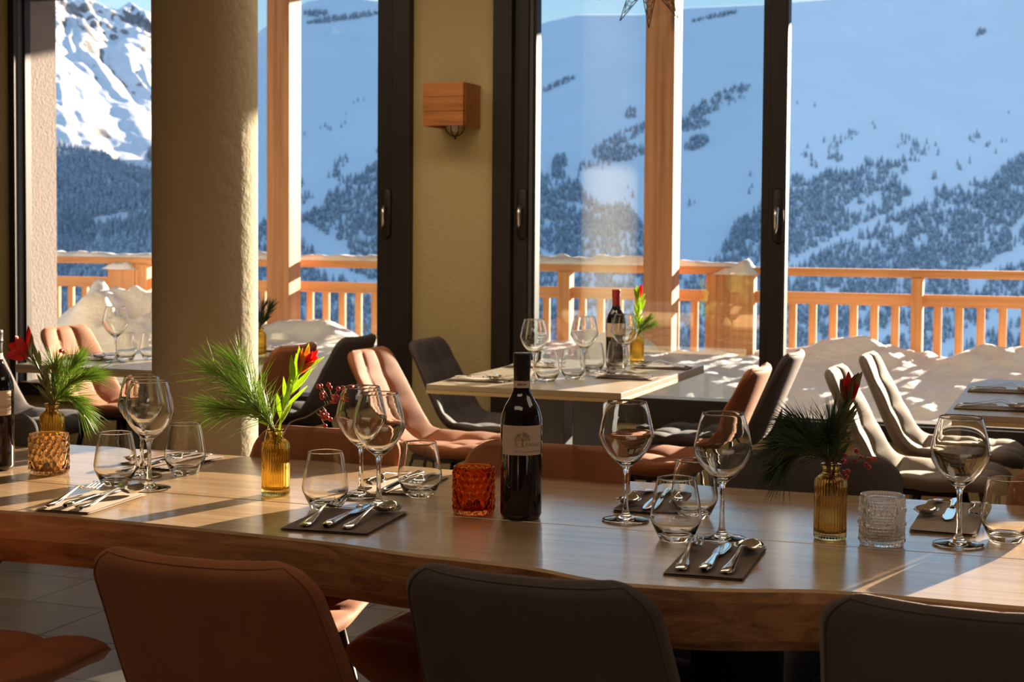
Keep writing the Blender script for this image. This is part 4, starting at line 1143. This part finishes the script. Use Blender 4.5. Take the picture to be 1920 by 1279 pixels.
def berries(path, pts, label, seed, r=.0045, br=.03):
    rnd = random.Random(seed); o0 = Vector(tuple(path[0])); root = tag(empty('berry_sprig', tuple(o0)), label, 'berries'); q = [Vector(tuple(x))-o0 for x in path]
    P = smoothp([tuple(x) for x in q], 5); tw = MB().tube(P, [.0013]*len(P), 6)
    bm_ = lathe('berry', [(0, -r), (r*.5, -r*.87), (r*.87, -r*.5), (r, 0), (r*.87, r*.5), (r*.5, r*.87), (r*.15, r), (0, r*.92)], M['berry'], 12)
    PV = [Vector(tuple(p)) for p in P]
    for p in pts:
        v = Vector(tuple(p))-o0; near = min(PV, key=lambda a: (a-v).length)
        tw.tube([near, (near+v)/2+Vector((0, 0, .003)), v], .0006, 5); o = obj('berry', bm_, root, v, (rnd.random(), rnd.random(), 0))
    tw.build('twig', M['twig'], root, True); return root
def cluster(c, n, rx, ry, seed):
    rnd = random.Random(seed); out = []
    for _ in range(n): out.append(off(c, rnd.uniform(-rx, rx), rnd.uniform(-ry, ry), rnd.uniform(-.012, .012)))
    return out
# vase 2 (yellow): 941 px/m
b = at(517, 928); m2 = Vector((b[0], b[1], .75+.125)); k2 = 1/941
g2 = lambda px, py, dz=0: off(m2, (px-517)*k2, (808-py)*k2, dz)
pine([[g2(517, 850), g2(512, 805), g2(488, 770, .01), g2(452, 730, .01), g2(405, 695, 0)], [g2(517, 850), g2(508, 800), g2(480, 770, -.01), g2(450, 765, -.02), g2(425, 762, -.02)],
      [g2(517, 850), g2(514, 803), g2(488, 755, .03), g2(462, 710, .03), g2(448, 690, .03)], [g2(517, 850), g2(512, 803), g2(500, 780, -.01), g2(488, 760, -.03), g2(480, 745, -.03)]], 200, .100, .75, M['needle'], 'bright green pine sprig fanning out of the fluted yellow vase', 11)
flower([g2(520, 850), g2(524, 800), g2(535, 755), g2(552, 715), g2(566, 688)], 'red and orange tipped flower stem with yellow-green leaves in the yellow vase', M['leaf'], [M['red_bract'], M['bract_orange'], M['red_bract']], 20, .062, .0062, 4, .050, 12, .62, lt=(.32, 1.0), bw=.24)
cb = cluster(g2(614, 732), 11, .020, .018, 1)+cluster(g2(645, 738), 9, .016, .020, 2)+cluster(g2(612, 782), 9, .010, .016, 3)
berries([g2(520, 840), g2(540, 793), g2(575, 778), g2(600, 762), g2(622, 750)], cb, 'sprig of small red berries leaning out of the yellow vase', 5)
# vase 3 (olive): 1080 px/m
b = at(1556, 1010); m3 = Vector((b[0], b[1], .75+.125)); k3 = 1/1080
g3 = lambda px, py, dz=0: off(m3, (px-1556)*k3, (872-py)*k3, dz)
pine([[g3(1556, 920), g3(1550, 868), g3(1522, 845, .01), g3(1490, 850, .01), g3(1468, 868, 0)], [g3(1556, 920), g3(1548, 866), g3(1520, 835, -.01), g3(1490, 828, -.01), g3(1465, 828, -.02)],
      [g3(1556, 920), g3(1552, 866), g3(1535, 830, .02), g3(1515, 808, .02), g3(1500, 800, .02)], [g3(1556, 920), g3(1554, 866), g3(1548, 835, -.01), g3(1545, 810, -.03), g3(1548, 795, -.03)]], 250, .080, .75, M['needle_dark'], 'dark pine sprig spreading from the olive vase', 21, .15, r=.00065)
flower([g3(1558, 920), g3(1562, 866), g3(1572, 815), g3(1580, 775), g3(1586, 738)], 'dull red pointed flower head above the olive vase', M['leaf_dull'], [M['bract_dull'], M['red_bract'], M['bract_dull']], 24, .046, .0065, 6, .044, 13, .62, lt=(.25, 1.0))
cb = cluster(g3(1590, 850), 6, .016, .012, 4)+cluster(g3(1622, 862), 7, .018, .008, 5)+cluster(g3(1580, 888), 5, .012, .012, 6)
berries([g3(1558, 900), g3(1564, 866), g3(1588, 858), g3(1625, 856)], cb, 'few red berries drooping over the rim of the olive vase', 9, .0042)
# left vase: 820 px/m
b = at(98, 862); mL = Vector((b[0], b[1], .75+.125)); kL = 1/820
gL = lambda px, py, dz=0: off(mL, (px-98)*kL, (768-py)*kL, dz)
pine([[gL(98, 800), gL(100, 765), gL(112, 735, .01), gL(128, 705, .01), gL(140, 690)], [gL(98, 800), gL(103, 762), gL(125, 735, -.01), gL(150, 718, -.02), gL(168, 712, -.02)],
      [gL(98, 800), gL(104, 764), gL(120, 752, -.01), gL(138, 752, -.02), gL(152, 765, -.02)], [gL(98, 800), gL(99, 765), gL(100, 740, .01), gL(102, 715, .01), gL(104, 700)]], 210, .080, .6, M['needle'], 'pine sprig in the amber vase behind the pale candle holder', 31, .12, r=.0006)
flower([gL(96, 800), gL(92, 760), gL(82, 720), gL(68, 690), gL(52, 668)], 'open red flower on a brown leafy stem beside the cropped bottle', M['leaf_dull'], [M['red_bract']], 14, .050, .007, 8, .060, 5, 1.7, bw=.46, lt=(.2, .95))
berries([gL(98, 790), gL(102, 740), gL(112, 700), gL(120, 672)], cluster(gL(121, 666), 3, .005, .006, 7)+cluster(gL(100, 697), 2, .004, .004, 8), 'two clusters of berries amid the pine in the amber vase', 12)
# window table vase: 474 px/m
b = at(1194, 684); mM = Vector((b[0], b[1], .75+.125)); kM = 1/474
gM = lambda px, py, dz=0: off(mM, (px-1194)*kM, (628-py)*kM, dz)
pine([[gM(1194, 645), gM(1196, 628), gM(1204, 612), gM(1214, 602, -.01)], [gM(1194, 645), gM(1197, 628), gM(1210, 618), gM(1222, 612, .02)]], 110, .05, .7, M['needle'], 'small pine sprig in the yellow vase on the window table', 41, .1, r=.0008)
flower([gM(1194, 645), gM(1194, 625), gM(1196, 595), gM(1196, 562)], 'leafy green stem with red tip on the window table', M['leaf'], [M['red_bract'], M['leaf'], M['leaf']], 13, .062, .0085, 10, .058, 5, .4, lt=(.3, 1.0))
b = at(488, 668); mK = Vector((b[0], b[1], .75+.115)); kK = 1/440
gK = lambda px, py, dz=0: off(mK, (px-488)*kK, (610-py)*kK, dz)
pine([[gK(486, 630), gK(487, 608), gK(489, 590), gK(492, 572)], [gK(486, 630), gK(488, 608), gK(498, 590), gK(505, 575)]], 120, .07, .6, M['needle_dark'], 'dark pine sprig peeking out beside the round pillar', 51, .1, r=.0009)
